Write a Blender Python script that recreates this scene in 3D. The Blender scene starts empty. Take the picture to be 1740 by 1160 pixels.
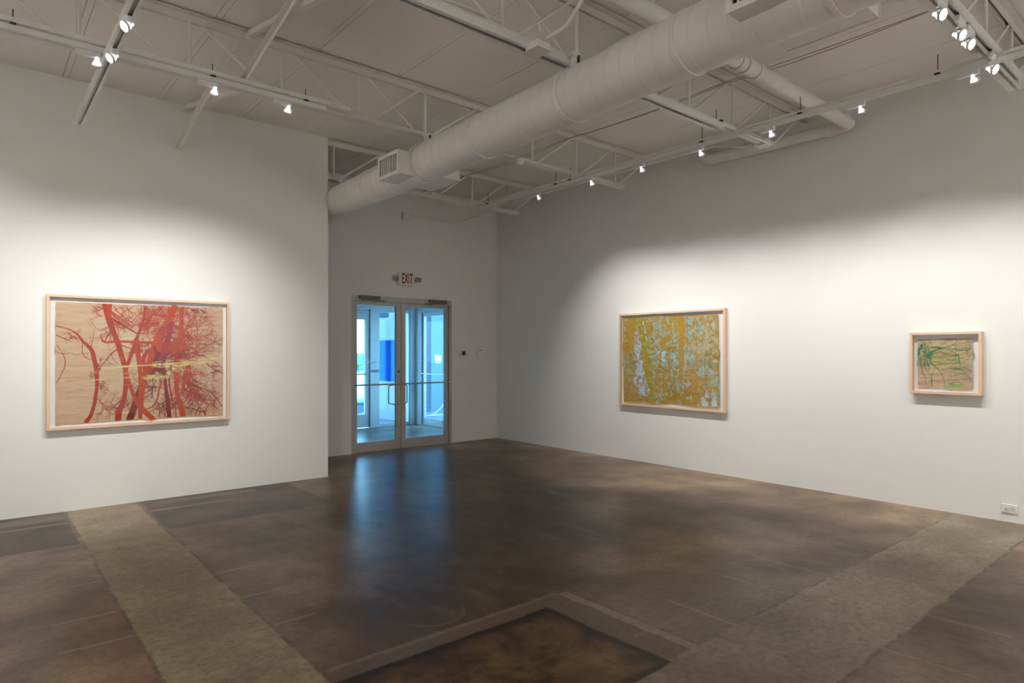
import bpy, math, random
import numpy as np
from mathutils import Vector, Matrix, Quaternion

# ------------------------------------------------------------------ camera, world, exposure
S = bpy.context.scene
COL = S.collection
cam_d = bpy.data.cameras.new('camera'); cam = bpy.data.objects.new('camera', cam_d); COL.objects.link(cam)
cam.location = (0, 0, 1.41); cam.rotation_euler = (math.radians(90), 0, math.radians(-40.214))
cam_d.sensor_width = 36; cam_d.lens = 22.391; cam_d.shift_y = 17.5/1740; cam_d.clip_end = 300
S.camera = cam
S.view_settings.view_transform = 'Standard'; S.view_settings.look = 'None'
S.view_settings.exposure = 0.0; S.view_settings.gamma = 1.0; S.view_settings.use_curve_mapping = False

W = bpy.data.worlds.new('overcast_sky'); S.world = W; W.use_nodes = True
wn = W.node_tree.nodes; wl = W.node_tree.links
tc = wn.new('ShaderNodeTexCoord'); sep = wn.new('ShaderNodeSeparateXYZ'); rmp = wn.new('ShaderNodeValToRGB')
wl.new(tc.outputs['Generated'], sep.inputs[0]); wl.new(sep.outputs['Z'], rmp.inputs[0])
rmp.color_ramp.elements[0].position = 0.0; rmp.color_ramp.elements[0].color = (0.48, 0.82, 1.0, 1)
rmp.color_ramp.elements[1].position = 0.7; rmp.color_ramp.elements[1].color = (0.27, 0.62, 1.0, 1)
wl.new(rmp.outputs[0], wn['Background'].inputs[0]); wn['Background'].inputs[1].default_value = 9.0

SPOT_R, SPOT_L, SPOT_D, FILL = 76.0, 92.0, 100.0, 360.0        # lamp power of the track heads and added fill lamps (W)
LAMP_COL = (1.0, 0.982, 0.950)

# ------------------------------------------------------------------ node helper and materials
class NT:
    def __init__(s, name):
        s.m = bpy.data.materials.new(name); s.m.use_nodes = True
        s.n = s.m.node_tree.nodes; s.l = s.m.node_tree.links; s.b = s.n['Principled BSDF']
        s.pos = s.n.new('ShaderNodeTexCoord').outputs['Object']
    def put(s, sock, v):
        if isinstance(v, (int, float)): sock.default_value = v
        elif isinstance(v, tuple): sock.default_value = v if len(v) == len(sock.default_value) else (*v, 1)
        else: s.l.new(v, sock)
    def ma(s, op, a, b=0.0, c=None):
        n = s.n.new('ShaderNodeMath'); n.operation = op; s.put(n.inputs[0], a); s.put(n.inputs[1], b)
        if c is not None: s.put(n.inputs[2], c)
        return n.outputs[0]
    def noise(s, scale, detail=4, rough=.55, vec=None, stretch=None, dist=0):
        n = s.n.new('ShaderNodeTexNoise'); n.inputs['Scale'].default_value = scale
        n.inputs['Detail'].default_value = detail; n.inputs['Roughness'].default_value = rough
        n.inputs['Distortion'].default_value = dist
        v = vec or s.pos
        if stretch:
            mp = s.n.new('ShaderNodeMapping'); mp.inputs['Scale'].default_value = stretch; s.l.new(v, mp.inputs[0]); v = mp.outputs[0]
        s.l.new(v, n.inputs['Vector']); return n.outputs[0]
    def ramp(s, v, *st):
        n = s.n.new('ShaderNodeValToRGB'); cr = n.color_ramp
        while len(cr.elements) < len(st): cr.elements.new(.5)
        for e, (p, c) in zip(cr.elements, st):
            e.position = p; e.color = (*c, 1) if isinstance(c, tuple) else (c, c, c, 1)
        s.l.new(v, n.inputs[0]); return n.outputs[0]
    def mix(s, f, a, b, mode='MIX'):
        n = s.n.new('ShaderNodeMix'); n.data_type = 'RGBA'; n.blend_type = mode
        s.put(n.inputs[0], f); s.put(n.inputs[6], a); s.put(n.inputs[7], b); return n.outputs[2]
    def step(s, x, e, soft):
        n = s.n.new('ShaderNodeMapRange'); n.interpolation_type = 'SMOOTHSTEP'
        s.put(n.inputs[0], x); n.inputs[1].default_value = e-soft; n.inputs[2].default_value = e+soft; return n.outputs[0]
    def bump(s, h, strength, dist=.01):
        n = s.n.new('ShaderNodeBump'); n.inputs['Strength'].default_value = strength; n.inputs['Distance'].default_value = dist
        s.l.new(h, n.inputs['Height']); s.l.new(n.outputs[0], s.b.inputs['Normal'])

def paint(name, col, rough=.6, var=.04, scale=3, metal=0, bump=0, spec=.5):
    t = NT(name); n = t.noise(scale, 5)
    lo = tuple(c*(1-var) for c in col); hi = tuple(min(1, c*(1+var)) for c in col)
    t.put(t.b.inputs['Base Color'], t.ramp(n, (.3, lo), (.7, hi)))
    t.b.inputs['Roughness'].default_value = rough; t.b.inputs['Metallic'].default_value = metal
    t.b.inputs['Specular IOR Level'].default_value = spec
    if bump: t.bump(t.noise(60, 3), bump, .002)
    return t.m
def glow(name, col, e, base=(.8, .8, .8)):
    t = NT(name); t.b.inputs['Base Color'].default_value = (*base, 1)
    t.b.inputs['Emission Color'].default_value = (*col, 1); t.b.inputs['Emission Strength'].default_value = e; return t.m
def glass(name, tint, rough=.0, f0=.03):
    m = bpy.data.materials.new(name); m.use_nodes = True; n = m.node_tree.nodes; l = m.node_tree.links
    n.remove(n['Principled BSDF']); tr = n.new('ShaderNodeBsdfTransparent'); gl = n.new('ShaderNodeBsdfGlossy'); fr = None
    mx = n.new('ShaderNodeMixShader'); tr.inputs[0].default_value = (*tint, 1); gl.inputs['Roughness'].default_value = rough
    ge = n.new('ShaderNodeNewGeometry'); dt = n.new('ShaderNodeVectorMath'); dt.operation = 'DOT_PRODUCT'
    l.new(ge.outputs['Normal'], dt.inputs[0]); l.new(ge.outputs['Incoming'], dt.inputs[1])
    def mt(op, a, b): q = n.new('ShaderNodeMath'); q.operation = op; [(l.new(v, q.inputs[i]) if not isinstance(v, (int, float)) else setattr(q.inputs[i], 'default_value', v)) for i, v in enumerate((a, b))]; return q.outputs[0]
    fz = mt('ADD', mt('MULTIPLY', mt('POWER', mt('SUBTRACT', 1.0, mt('ABSOLUTE', dt.outputs['Value'], 0.0)), 5.0), .7), f0)
    l.new(fz, mx.inputs[0]); l.new(tr.outputs[0], mx.inputs[1]); l.new(gl.outputs[0], mx.inputs[2])
    l.new(mx.outputs[0], n['Material Output'].inputs[0]); return m

M = {}
M['wall'] = paint('white_wall_paint', (.80, .80, .78), .75, .012, 1.3, spec=.25)
M['ceil'] = paint('ceiling_paint', (.84, .80, .745), .85, .03, .9, spec=.2)
M['steel'] = paint('painted_steel', (.74, .71, .67), .5, .06, 4)
M['steel2'] = paint('painted_galvanised_steel', (.78, .76, .72), .45, .05, 5)
M['duct'] = paint('painted_duct', (.75, .72, .68), .5, .04, 2.2)
M['track'] = paint('white_track', (.75, .745, .73), .4, .03, 6)
M['dark'] = paint('dark_gap', (.03, .03, .03), .6, .1, 6)
M['wire'] = paint('tan_cable', (.42, .33, .20), .6, .1, 9)
M['alu'] = paint('anodised_aluminium', (.47, .455, .43), .42, .05, 8, metal=.2)
M['darkmetal'] = paint('dark_closer_metal', (.14, .135, .13), .4, .06, 8, metal=.4)
M['chrome'] = paint('brushed_steel', (.45, .44, .42), .3, .05, 20, metal=.8)
M['plastic'] = paint('white_plastic', (.78, .77, .74), .4, .02, 10)
M['plastic2'] = paint('grey_plastic', (.50, .50, .48), .4, .04, 10)
M['green'] = glow('green_display', (.15, .6, .1), .25, (.05, .12, .03))
M['lcd'] = paint('dark_display', (.03, .04, .045), .2, .05, 10)
M['red'] = glow('red_exit_letters', (.5, .01, .005), .03, (.13, .006, .005))
M['glass'] = glass('door_glass', (.84, .94, 1.0), f0=.010)
M['glaze'] = glass('picture_glazing', (.98, .98, .98))
M['lens'] = glow('lit_lamp_face', (1, .97, .93), 7, (1, 1, 1))
M['bowl'] = glow('glowing_dichroic_reflector', (.86, .90, 1.0), 1.1, (.8, .8, .85))
for k_ in ('lens', 'bowl', 'red', 'green'): M[k_].cycles.emission_sampling = 'NONE'
M['ext'] = paint('pale_grey_render', (.31, .31, .30), .9, .03, 2, spec=.05); M['vest'] = paint('vestibule_paint', (.56, .56, .54), .75, .02, 2)
M['mat'] = paint('white_mat_board', (.86, .86, .85), .8, .01, 4)
def thin(name, col):      # paper or vinyl on glass: lets daylight through from behind
    t = NT(name); tl = t.n.new('ShaderNodeBsdfTranslucent'); tl.inputs[0].default_value = (*col, 1); mx = t.n.new('ShaderNodeMixShader'); mx.inputs[0].default_value = .96
    t.b.inputs['Base Color'].default_value = (*col, 1); t.l.new(t.b.outputs[0], mx.inputs[1]); t.l.new(tl.outputs[0], mx.inputs[2]); t.l.new(mx.outputs[0], t.n['Material Output'].inputs[0]); return t.m
M['vinyl'] = thin('white_vinyl_lettering', (.85, .87, .9)); M['sticker'] = thin('white_paper_notice', (.9, .9, .9)); M['pink'] = thin('pinkish_paper_notice', (.70, .50, .55))
M['black'] = paint('black_rubber', (.02, .02, .02), .5, .1, 10)

def wood():
    t = NT('pale_maple_wood'); n = t.noise(9, 6, .6, stretch=(3, 3, 14)); n2 = t.noise(3, 3)
    c = t.mix(n2, (.74, .50, .34), (.84, .62, .46)); c = t.mix(t.ramp(n, (.35, 0.0), (.75, .5)), c, (.60, .39, .25))
    t.put(t.b.inputs['Base Color'], c); t.b.inputs['Roughness'].default_value = .5; return t.m
M['wood'] = wood()

def concrete_floor():
    t = NT('stained_concrete')
    sp = t.n.new('ShaderNodeSeparateXYZ'); t.l.new(t.pos, sp.inputs[0]); X0, Y0 = sp.outputs[0], sp.outputs[1]
    w1 = t.ma('SUBTRACT', t.noise(3.0, 5, .55), .5); w2 = t.ma('SUBTRACT', t.noise(3.3, 5, .55, stretch=(1.3, .9, 1)), .5)
    X = t.ma('ADD', X0, t.ma('MULTIPLY', w1, .045)); Y = t.ma('ADD', Y0, t.ma('MULTIPLY', w2, .045))
    def rect(x0, x1, y0, y1, s=.012, XX=None, YY=None):
        xx, yy = XX or X, YY or Y
        a = t.ma('MULTIPLY', t.step(xx, x0, s), t.ma('SUBTRACT', 1, t.step(xx, x1, s)))
        b = t.ma('MULTIPLY', t.step(yy, y0, s), t.ma('SUBTRACT', 1, t.step(yy, y1, s)))
        return t.ma('MULTIPLY', a, b)
    def mx(m, k): return t.ma('MULTIPLY', m, k)
    big = t.noise(.55, 5, .6, dist=.3); mid = t.noise(1.7, 7, .58, dist=.1); fine = t.noise(26, 5, .7)
    strk = t.noise(3.0, 6, .7, stretch=(1, 3.2, 1)); strk2 = t.noise(2.2, 7, .68, stretch=(2.4, 1, 1), dist=.2)
    c = t.ramp(big, (.38, (.110, .066, .040)), (.5, (.245, .158, .096)), (.60, (.41, .278, .172)))
    c = t.mix(t.ramp(mid, (.34, .8), (.60, 0.0)), c, (.066, .038, .022))
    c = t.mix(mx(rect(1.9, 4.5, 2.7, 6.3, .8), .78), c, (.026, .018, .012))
    c = t.mix(t.ramp(strk2, (.48, 0.0), (.75, .4)), c, (.27, .20, .14))
    # lighter cast strips, dark band by the left wall, brown patch in front
    lt = t.mix(t.noise(.9, 4), (.30, .235, .155), (.40, .32, .215)); lt = t.mix(t.ramp(t.noise(9, 5, .6), (.3, .45), (.6, 0.0)), lt, (.18, .135, .09)); lt = t.mix(t.ramp(mid, (.38, .6), (.55, 0.0)), lt, (.19, .14, .095))
    lt2 = t.mix(t.noise(1.1, 4), (.31, .255, .185), (.43, .36, .265)); lt2 = t.mix(t.ramp(t.noise(9, 5, .6), (.3, .45), (.6, 0.0)), lt2, (.19, .15, .105)); lt2 = t.mix(t.ramp(mid, (.38, .55), (.56, 0.0)), lt2, (.16, .12, .08)); lt2 = t.mix(mx(t.step(X0, 3.4, -.5), .45), lt2, (.12, .085, .055))
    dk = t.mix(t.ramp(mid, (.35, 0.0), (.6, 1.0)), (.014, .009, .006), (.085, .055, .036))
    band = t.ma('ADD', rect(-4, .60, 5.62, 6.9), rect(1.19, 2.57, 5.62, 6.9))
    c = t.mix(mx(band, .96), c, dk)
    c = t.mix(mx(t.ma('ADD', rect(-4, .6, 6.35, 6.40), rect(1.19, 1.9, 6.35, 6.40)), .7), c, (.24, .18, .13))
    c = t.mix(mx(t.ma('ADD', rect(-.1, .6, 6.52, 6.72, .05), rect(1.3, 2.2, 6.62, 6.74, .04)), .55), c, (.22, .17, .13))
    c = t.mix(mx(rect(2.6, 3.9, 1.75, 2.45, .05), .35), c, (.21, .18, .14))
    c = t.mix(rect(1.16, 2.62, 1.6, 2.68), c, t.mix(mid, (.11, .075, .05), (.17, .12, .082)))
    c = t.mix(rect(.6, 6.6, 1.17, 1.76, .012), c, lt2)
    pit = t.mix(t.ramp(t.noise(2.6, 8, .65, dist=.3), (.35, 0.0), (.65, 1.0)), (.040, .022, .010), (.19, .105, .045))
    pit = t.mix(t.ramp(t.noise(3.4, 8, .7, dist=.5), (.38, .85), (.52, 0.0)), pit, (.012, .009, .008))
    c = t.mix(rect(1.16, 2.40, 1.76, 2.54, .012), c, pit)
    ring = t.ma('SUBTRACT', rect(1.16, 2.42, 1.74, 2.56, .01), rect(1.2, 2.37, 1.78, 2.51, .035))
    c = t.mix(mx(ring, .95), c, (.015, .011, .009))
    c = t.mix(rect(.62, 1.165, -4, 6.9, .012), c, lt)
    # worn pale scuffs by the strip edges
    def line(x0, x1, y0, y1, col, k): 
        nonlocal c
        c = t.mix(mx(rect(x0, x1, y0, y1, .006), k), c, col)
    gap = t.ramp(t.noise(7, 4, .7), (.42, 0.0), (.55, 1.0))
    for (x0, x1, y0, y1) in ((.608, .626, -4, 6.9), (1.158, 1.174, -4, 6.9), (3.2, 6.6, 1.750, 1.765), (2.4, 6.6, 1.162, 1.182)):
        c = t.mix(t.ma('MULTIPLY', mx(rect(x0, x1, y0, y1, .005), .5), gap), c, (.03, .022, .017))
    for (x0, x1, y0, y1, k) in ((2.60, 2.66, 1.75, 2.66, .6), (1.2, 2.6, 2.66, 2.69, .4), (2.5, 3.2, 2.0, 2.03, .25), (1.18, 1.45, 4.30, 4.325, .6), (1.18, 1.5, 3.78, 3.80, .5),
                                (1.18, 1.42, 3.30, 3.32, .5), (.36, .6, 4.62, 4.64, .5), (.3, .6, 4.02, 4.045, .55), (.3, .6, 3.62, 3.645, .5), (3.0, 3.02, 1.76, 2.2, .5),
                                (3.6, 3.62, 1.8, 2.2, .4), (4.1, 4.12, 1.8, 2.3, .35), (3.3, 3.32, .8, 1.17, .4), (3.9, 3.92, .8, 1.17, .4)):
        line(x0, x1, y0, y1, (.30, .25, .20), k)
    # cracks, specks
    vo = t.n.new('ShaderNodeTexVoronoi'); vo.feature = 'DISTANCE_TO_EDGE'; vo.inputs['Scale'].default_value = 5.5
    dv = t.n.new('ShaderNodeVectorMath'); dv.operation = 'ADD'; t.l.new(t.pos, dv.inputs[0])
    nn = t.n.new('ShaderNodeTexNoise'); nn.inputs['Scale'].default_value = 3; nn.inputs['Detail'].default_value = 6; t.l.new(t.pos, nn.inputs[0])
    t.l.new(nn.outputs['Color'], dv.inputs[1]); t.l.new(dv.outputs[0], vo.inputs['Vector'])
    ck = t.ma('MULTIPLY', t.ma('SUBTRACT', 1, t.step(vo.outputs['Distance'], .003, .003)), t.ramp(t.noise(1.1, 3), (.55, 0.0), (.66, .35)))
    c = t.mix(ck, c, (.03, .022, .017))
    c = t.mix(t.ramp(t.noise(7, 6, .75, dist=.3), (.62, 0.0), (.72, .3)), c, (.035, .027, .02))
    c = t.mix(t.ramp(fine, (.30, .45), (.55, 0.0)), c, (.05, .038, .03))
    # worn arc mark left of the square patch
    rr_ = t.ma('SQRT', t.ma('ADD', t.ma('POWER', t.ma('SUBTRACT', X0, 1.89), 2.0), t.ma('POWER', t.ma('SUBTRACT', Y0, 2.93), 2.0)))
    arc_ = t.ma('MULTIPLY', t.ma('MULTIPLY', t.step(rr_, .180, .006), t.ma('SUBTRACT', 1, t.step(rr_, .192, .006))), t.ma('SUBTRACT', 1, t.step(Y0, 2.88, .06)))
    c = t.mix(mx(arc_, .35), c, (.30, .23, .17))
    t.put(t.b.inputs['Base Color'], c)
    r = t.ramp(big, (.3, .33), (.7, .28)); light = t.ma('MAXIMUM', rect(.62, 1.165, -4, 6.9), rect(2.3, 6.6, 1.17, 1.76))
    t.put(t.b.inputs['Roughness'], t.ma('ADD', r, t.ma('MULTIPLY', light, .14)))
    t.b.inputs['Specular IOR Level'].default_value = .14
    return t.m
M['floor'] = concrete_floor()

# ------------------------------------------------------------------ mesh builder
class MB:
    def __init__(s): s.v = []; s.f = []; s.mi = []
    def add(s, vs, fs, mi=0):
        o = len(s.v); s.v += [tuple(v) for v in vs]; s.f += [tuple(i+o for i in f) for f in fs]; s.mi += [mi]*len(fs); return s
    def box(s, x0, x1, y0, y1, z0, z1, mi=0, bev=0, mat=None):
        if bev:
            b = min(bev, (x1-x0)/3, (y1-y0)/3, (z1-z0)/3); vs = []; idx = {}
            for sx in (0, 1):
                for sy in (0, 1):
                    for sz in (0, 1):
                        p = [(x0, x1)[sx], (y0, y1)[sy], (z0, z1)[sz]]; d = [(b, -b)[sx], (b, -b)[sy], (b, -b)[sz]]
                        for a in range(3):
                            q = [p[i]+d[i] for i in range(3)]; q[a] = p[a]; idx[(sx, sy, sz, a)] = len(vs); vs.append(q)
            fs = []
            for a in range(3):
                o = [i for i in range(3) if i != a]
                for sa in (0, 1):
                    q = []
                    for (u, w) in ((0, 0), (1, 0), (1, 1), (0, 1)):
                        k = [0, 0, 0]; k[a] = sa; k[o[0]] = u; k[o[1]] = w; q.append(idx[(*k, a)])
                    fs.append(q)
            for a in range(3):
                o = [i for i in range(3) if i != a]
                for u in (0, 1):
                    for w in (0, 1):
                        k0 = [0, 0, 0]; k1 = [0, 0, 0]; k0[o[0]] = k1[o[0]] = u; k0[o[1]] = k1[o[1]] = w; k1[a] = 1
                        fs.append([idx[(*k0, o[0])], idx[(*k0, o[1])], idx[(*k1, o[1])], idx[(*k1, o[0])]])
            for sx in (0, 1):
                for sy in (0, 1):
                    for sz in (0, 1): fs.append([idx[(sx, sy, sz, a)] for a in range(3)])
        else:
            vs = [(x, y, z) for x in (x0, x1) for y in (y0, y1) for z in (z0, z1)]
            fs = [(0, 1, 3, 2), (4, 6, 7, 5), (0, 4, 5, 1), (2, 3, 7, 6), (0, 2, 6, 4), (1, 5, 7, 3)]
        if mat is not None: vs = [mat @ Vector(v) for v in vs]
        return s.add(vs, fs, mi)
    def bar(s, p, q, w, h, mi=0, up=(0, 0, 1)):
        p, q = Vector(p), Vector(q); d = (q-p); L = d.length; d.normalize(); u = Vector(up)
        if abs(d.dot(u)) > .98: u = Vector((1, 0, 0))
        a = d.cross(u).normalized(); b = a.cross(d)
        m = Matrix((a, d, b)).transposed().to_4x4(); m.translation = p
        return s.box(-w/2, w/2, 0, L, -h/2, h/2, mi, mat=m)
    def angle(s, p, q, leg, t, fa=(0, 0, 1), flip=1, mi=0):     # L-section between p and q
        p, q = Vector(p), Vector(q); d = (q-p); L = d.length; d.normalize(); u = Vector(fa)
        if abs(d.dot(u)) > .98: u = Vector((1, 0, 0))
        a = d.cross(u).normalized()*flip; b = a.cross(d).normalized()
        m = Matrix((a, d, b)).transposed().to_4x4(); m.translation = p
        s.box(0, leg, 0, L, 0, t, mi, mat=m); return s.box(0, t, 0, L, t, leg, mi, mat=m)
    def tube(s, pts, r, n=12, mi=0, cap=True, radii=None):
        P = [Vector(p) for p in pts]; o = len(s.v); t0 = (P[1]-P[0]).normalized()
        u = t0.cross(Vector((0, 0, 1)));
        if u.length < .05: u = t0.cross(Vector((1, 0, 0)))
        u.normalize(); rings = []
        for i, p in enumerate(P):
            if i == 0: t = (P[1]-p)
            elif i == len(P)-1: t = (p-P[i-1])
            else: t = (P[i+1]-p).normalized()+(p-P[i-1]).normalized()
            t.normalize(); u = (u-t*u.dot(t)).normalized(); w = t.cross(u); rr = radii[i] if radii else r
            rings.append([p+(u*math.cos(2*math.pi*k/n)+w*math.sin(2*math.pi*k/n))*rr for k in range(n)])
        vs = [v for R in rings for v in R]; fs = []
        for i in range(len(P)-1):
            for k in range(n): fs.append((i*n+k, i*n+(k+1) % n, (i+1)*n+(k+1) % n, (i+1)*n+k))
        if cap: fs.append(tuple(range(n))[::-1]); fs.append(tuple((len(P)-1)*n+k for k in range(n)))
        return s.add(vs, fs, mi)
    def lathe(s, prof, n=24, mi=0, mat=None, cap0=False, cap1=False):    # prof: (r, z) about local Z
        vs = []; fs = []
        for r, z in prof:
            for k in range(n): vs.append(Vector((r*math.cos(2*math.pi*k/n), r*math.sin(2*math.pi*k/n), z)))
        for i in range(len(prof)-1):
            for k in range(n): fs.append((i*n+k, i*n+(k+1) % n, (i+1)*n+(k+1) % n, (i+1)*n+k))
        if cap0: fs.append(tuple(range(n))[::-1])
        if cap1: fs.append(tuple((len(prof)-1)*n+k for k in range(n)))
        if mat is not None: vs = [mat @ v for v in vs]
        return s.add(vs, fs, mi)
    def build(s, name, mats, parent=None, smooth=False, loc=None, sharp=32):
        me = bpy.data.meshes.new(name); me.from_pydata(s.v, [], s.f)
        for m in (mats if isinstance(mats, (list, tuple)) else [mats]): me.materials.append(m)
        me.polygons.foreach_set('material_index', s.mi)
        if smooth:
            me.polygons.foreach_set('use_smooth', [True]*len(s.f)); me.set_sharp_from_angle(angle=math.radians(sharp))
        import bmesh
        bm = bmesh.new(); bm.from_mesh(me); bmesh.ops.recalc_face_normals(bm, faces=bm.faces); bm.to_mesh(me); bm.free()
        me.update(); o = bpy.data.objects.new(name, me); COL.objects.link(o)
        if loc is not None: o.location = loc
        if parent: o.parent = parent
        return o

def tag(o, label=None, cat=None, group=None, kind=None):
    for k, v in (('label', label), ('category', cat), ('group', group), ('kind', kind)):
        if v: o[k] = v
    return o
def empty(name, loc=(0, 0, 0), label=None, cat=None, group=None, kind=None):
    o = bpy.data.objects.new(name, None); o.empty_display_size = .1; COL.objects.link(o); o.location = loc
    return tag(o, label, cat, group, kind)
def rel(o, pts): return [tuple(Vector(p)-Vector(o.location)) for p in pts]

# ------------------------------------------------------------------ the room
ZC = 3.83; XR = 6.55; YB = 8.14; YL = 6.84; XW = -3.0; YF = -3.2
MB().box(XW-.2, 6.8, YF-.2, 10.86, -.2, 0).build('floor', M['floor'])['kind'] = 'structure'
c = MB(); seams = [.62+.74*k for k in range(-5, 9)]
c.box(XW-.2, XR+.2, YF-.2, YB+.1, ZC+.012, ZC+.2)
xs = [XW-.2]+seams+[XR+.2]
for a, b in zip(xs[:-1], xs[1:]):
    c.box(a+(.024 if a > XW-.1 else 0), b-(.024 if b < XR+.1 else 0), YF-.2, YB+.1, ZC, ZC+.012)
for x in seams: c.box(x-.020, x+.020, YF-.2, YB+.1, ZC+.001, ZC+.012)
c.build('ceiling', M['ceil'])['kind'] = 'structure'
def struct(name, b, m, **k): o = b.build(name, m, **k); o['kind'] = 'structure'; return o
struct('wall_left', MB().box(XW, 3.06, YL, YL+.14, 0, ZC), M['wall'])
struct('wall_right', MB().box(XR, XR+.15, YF, YB, 0, ZC), M['wall'])
DX0, DX1, DZ = 3.98, 5.66, 2.20
struct('wall_back', MB().box(1.5, DX0, YB, YB+.14, 0, ZC).box(DX1, XR+.15, YB, YB+.14, 0, ZC).box(DX0, DX1, YB, YB+.14, DZ, ZC), M['wall'])
struct('wall_front', MB().box(XW, XR, YF-.15, YF, 0, ZC), M['wall'])
struct('wall_side', MB().box(XW-.15, XW, YF, YL, 0, ZC), M['wall'])
struct('wall_passage', MB().box(1.36, 1.5, YL+.14, YB+.14, 0, ZC), M['wall'])

# ------------------------------------------------------------------ open web steel joists
STEEL_N = 0
ZT, ZBm = 3.819, 3.37
def joist(Y, x0, x1, xb0, xb1, label):
    j = empty('steel_joist', (x0, Y, ZBm), label, 'joist', None); O = Vector(j.location)
    def L(b, x, y, z): return (x-O.x, y-O.y, z-O.z)
    b = MB()
    for s in (-1, 1):        # top chord: pair of angles, flange against the ceiling
        ya, yb = sorted((s*.010, s*.060)); b.box(x0-O.x, x1-O.x, ya, yb, ZT-.006-O.z, ZT-O.z)
        ya, yb = sorted((s*.010, s*.016)); b.box(x0-O.x, x1-O.x, ya, yb, ZT-.055-O.z, ZT-.006-O.z)
    b.build('top_chord', M['steel'], j)
    b = MB()
    for s in (-1, 1):
        ya, yb = sorted((s*.010, s*.055)); b.box(xb0-O.x, xb1-O.x, ya, yb, 0, .006)
        ya, yb = sorted((s*.010, s*.016)); b.box(xb0-O.x, xb1-O.x, ya, yb, .006, .045)
    b.build('bottom_chord', M['steel'], j)
    zt, zb = ZT-.03-O.z, .022
    xs = [3.16+.66*k for k in range(-9, 5)]
    for x in xs:
        if xb0 < x < xb1: MB().tube([(x-O.x, 0, zt), (x-O.x, 0, zb)], .0115, 8).build('web_bar', M['steel2'], j, True)
        if x < 2.4 and x > x0:
            if x+.62 > xb0: MB().tube([(x+.05-O.x, 0, zt), (x+.60-O.x, 0, zb)], .0115, 8).build('web_bar', M['steel2'], j, True)
        elif x > 3.0 and x < xb1:
            xe = min(x+.60, x1-.05)
            MB().tube([(x+.05-O.x, 0, zb), (xe-O.x, 0, zt)], .0115, 8).build('web_bar', M['steel2'], j, True)
    if x0 < 2.5:
        for a, b_ in (((2.55, zt), (3.08, zb)), ((2.60, zb), (3.10, zt))):
            sg = .006 if a[1] == zt else -.006
            MB().tube([(a[0]-O.x, sg*2, a[1]), (b_[0]-O.x, sg*2, b_[1])], .0100, 8).build('web_bar', M['steel2'], j, True)
    return j
joist(6.91, 3.06, XR, 3.06, 5.95, 'white open-web steel joist farthest from the camera, coming out of the left wall end')
joist(4.97, XW, XR, XW, 5.95, 'white open-web steel joist above the row of three spotlights on the left')
joist(3.05, XW, XR, XW, 5.84, 'white open-web steel joist over the middle of the round duct, with junction boxes on it')
joist(1.20, XW, XR, XW, 5.97, 'white open-web steel joist in the upper right corner beside the four bright spotlights')
joist(-.72, XW, XR, XW, 5.95, 'white open-web steel joist behind the camera')

# cross bracing between joists (angle irons)
def brace(X, Y0, Y1, label):
    o = empty('cross_brace', (X, (Y0+Y1)/2, 3.6), label, 'brace')
    for k, (za, zb_) in enumerate(((ZT-.04, ZBm+.03), (ZBm+.03, ZT-.04))):
        dx = -.02 if k == 0 else .02
        b = MB().angle(rel(o, [(X+dx, Y0+.03, za)])[0], rel(o, [(X+dx, Y1-.03, zb_)])[0], .038, .005, (0, 0, 1), 1 if k else -1)
        for y, z in ((Y0+.03, za), (Y1-.03, zb_)):
            p = rel(o, [(X+dx, y, z)])[0]; b.box(p[0]-.018, p[0]+.022, p[1]-.012, p[1]+.004, p[2]-.022, p[2]+.022)
        b.build('angle_bar', M['steel'], o)
brace(1.55, 4.97, 6.85, 'crossed white angle irons running down to the left wall near its top')
brace(1.55, 3.05, 4.97, 'crossed white angle irons at the top of the photo left of the duct')
brace(1.55, 1.20, 3.05, 'crossed white angle irons above the camera')
brace(4.02, 4.97, 6.91, 'crossed white angle irons behind the far part of the round duct')
brace(4.02, 3.05, 4.97, 'crossed white angle irons just right of the round duct, over the middle of the ceiling')
brace(4.02, 1.20, 3.05, 'crossed white angle irons at the top right, ending at the joist with four bright spotlights')
brace(4.02, 6.91, YB, 'crossed white angle irons next to the back wall')

# ------------------------------------------------------------------ round duct
A0 = Vector((3.01, 2.9, 3.09)); A1 = Vector((3.20, 6.7, 3.13)); dA = (A1-A0)/(A1.y-A0.y)
def ax(y): return A0+dA*(y-A0.y)
duct = empty('air_duct', tuple(ax(5)), 'large round white spiral air duct running under the ceiling to the back wall', 'duct')
dO = Vector(duct.location); dirv = dA.normalized(); ua = dirv.cross(Vector((0, 0, 1))).normalized(); wa = ua.cross(dirv)
DR = .170
def duct_mesh(y0, y1, R):
    pitch = .118; C = 72; prof = [(0, 0), (.0012, -.0022), (.0034, -.0022), (.0046, 0), (.06, 0)]; per = len(prof)
    L = (ax(y1)-ax(y0)).length; nt = int(L/pitch)-1; vs = []; rows = nt*per
    for r in range(rows+per):
        s0 = (r//per)*pitch+prof[r % per][0]; hh = prof[r % per][1]
        for k in range(C):
            a = 2*math.pi*k/C; p = ax(y0)+dirv*(s0+k/C*pitch-pitch*.5)+(ua*math.cos(a)+wa*math.sin(a))*(R+hh)-dO; vs.append(p)
    fs = []
    for r in range(rows+per-1):
        for k in range(C-1): fs.append((r*C+k, r*C+k+1, (r+1)*C+k+1, (r+1)*C+k))
        if r+per+1 < rows+per: fs.append((r*C+C-1, (r+per)*C, (r+per+1)*C, (r+1)*C+C-1))
    return MB().add(vs, fs)
duct_mesh(YF+.15, YB-.02, DR).build('duct_body', M['duct'], duct, True)
def ring_mat(y, off=0):
    m = Matrix((ua, wa, dirv)).transposed().to_4x4(); m.translation = ax(y)+dirv*off-dO; return m
MB().lathe([(DR+.001, -.05), (DR+.02, -.045), (DR+.02, 0), (DR+.001, .002)], 64, mat=ring_mat(YB-.005)).build('wall_collar', M['duct'], duct, True)
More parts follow.
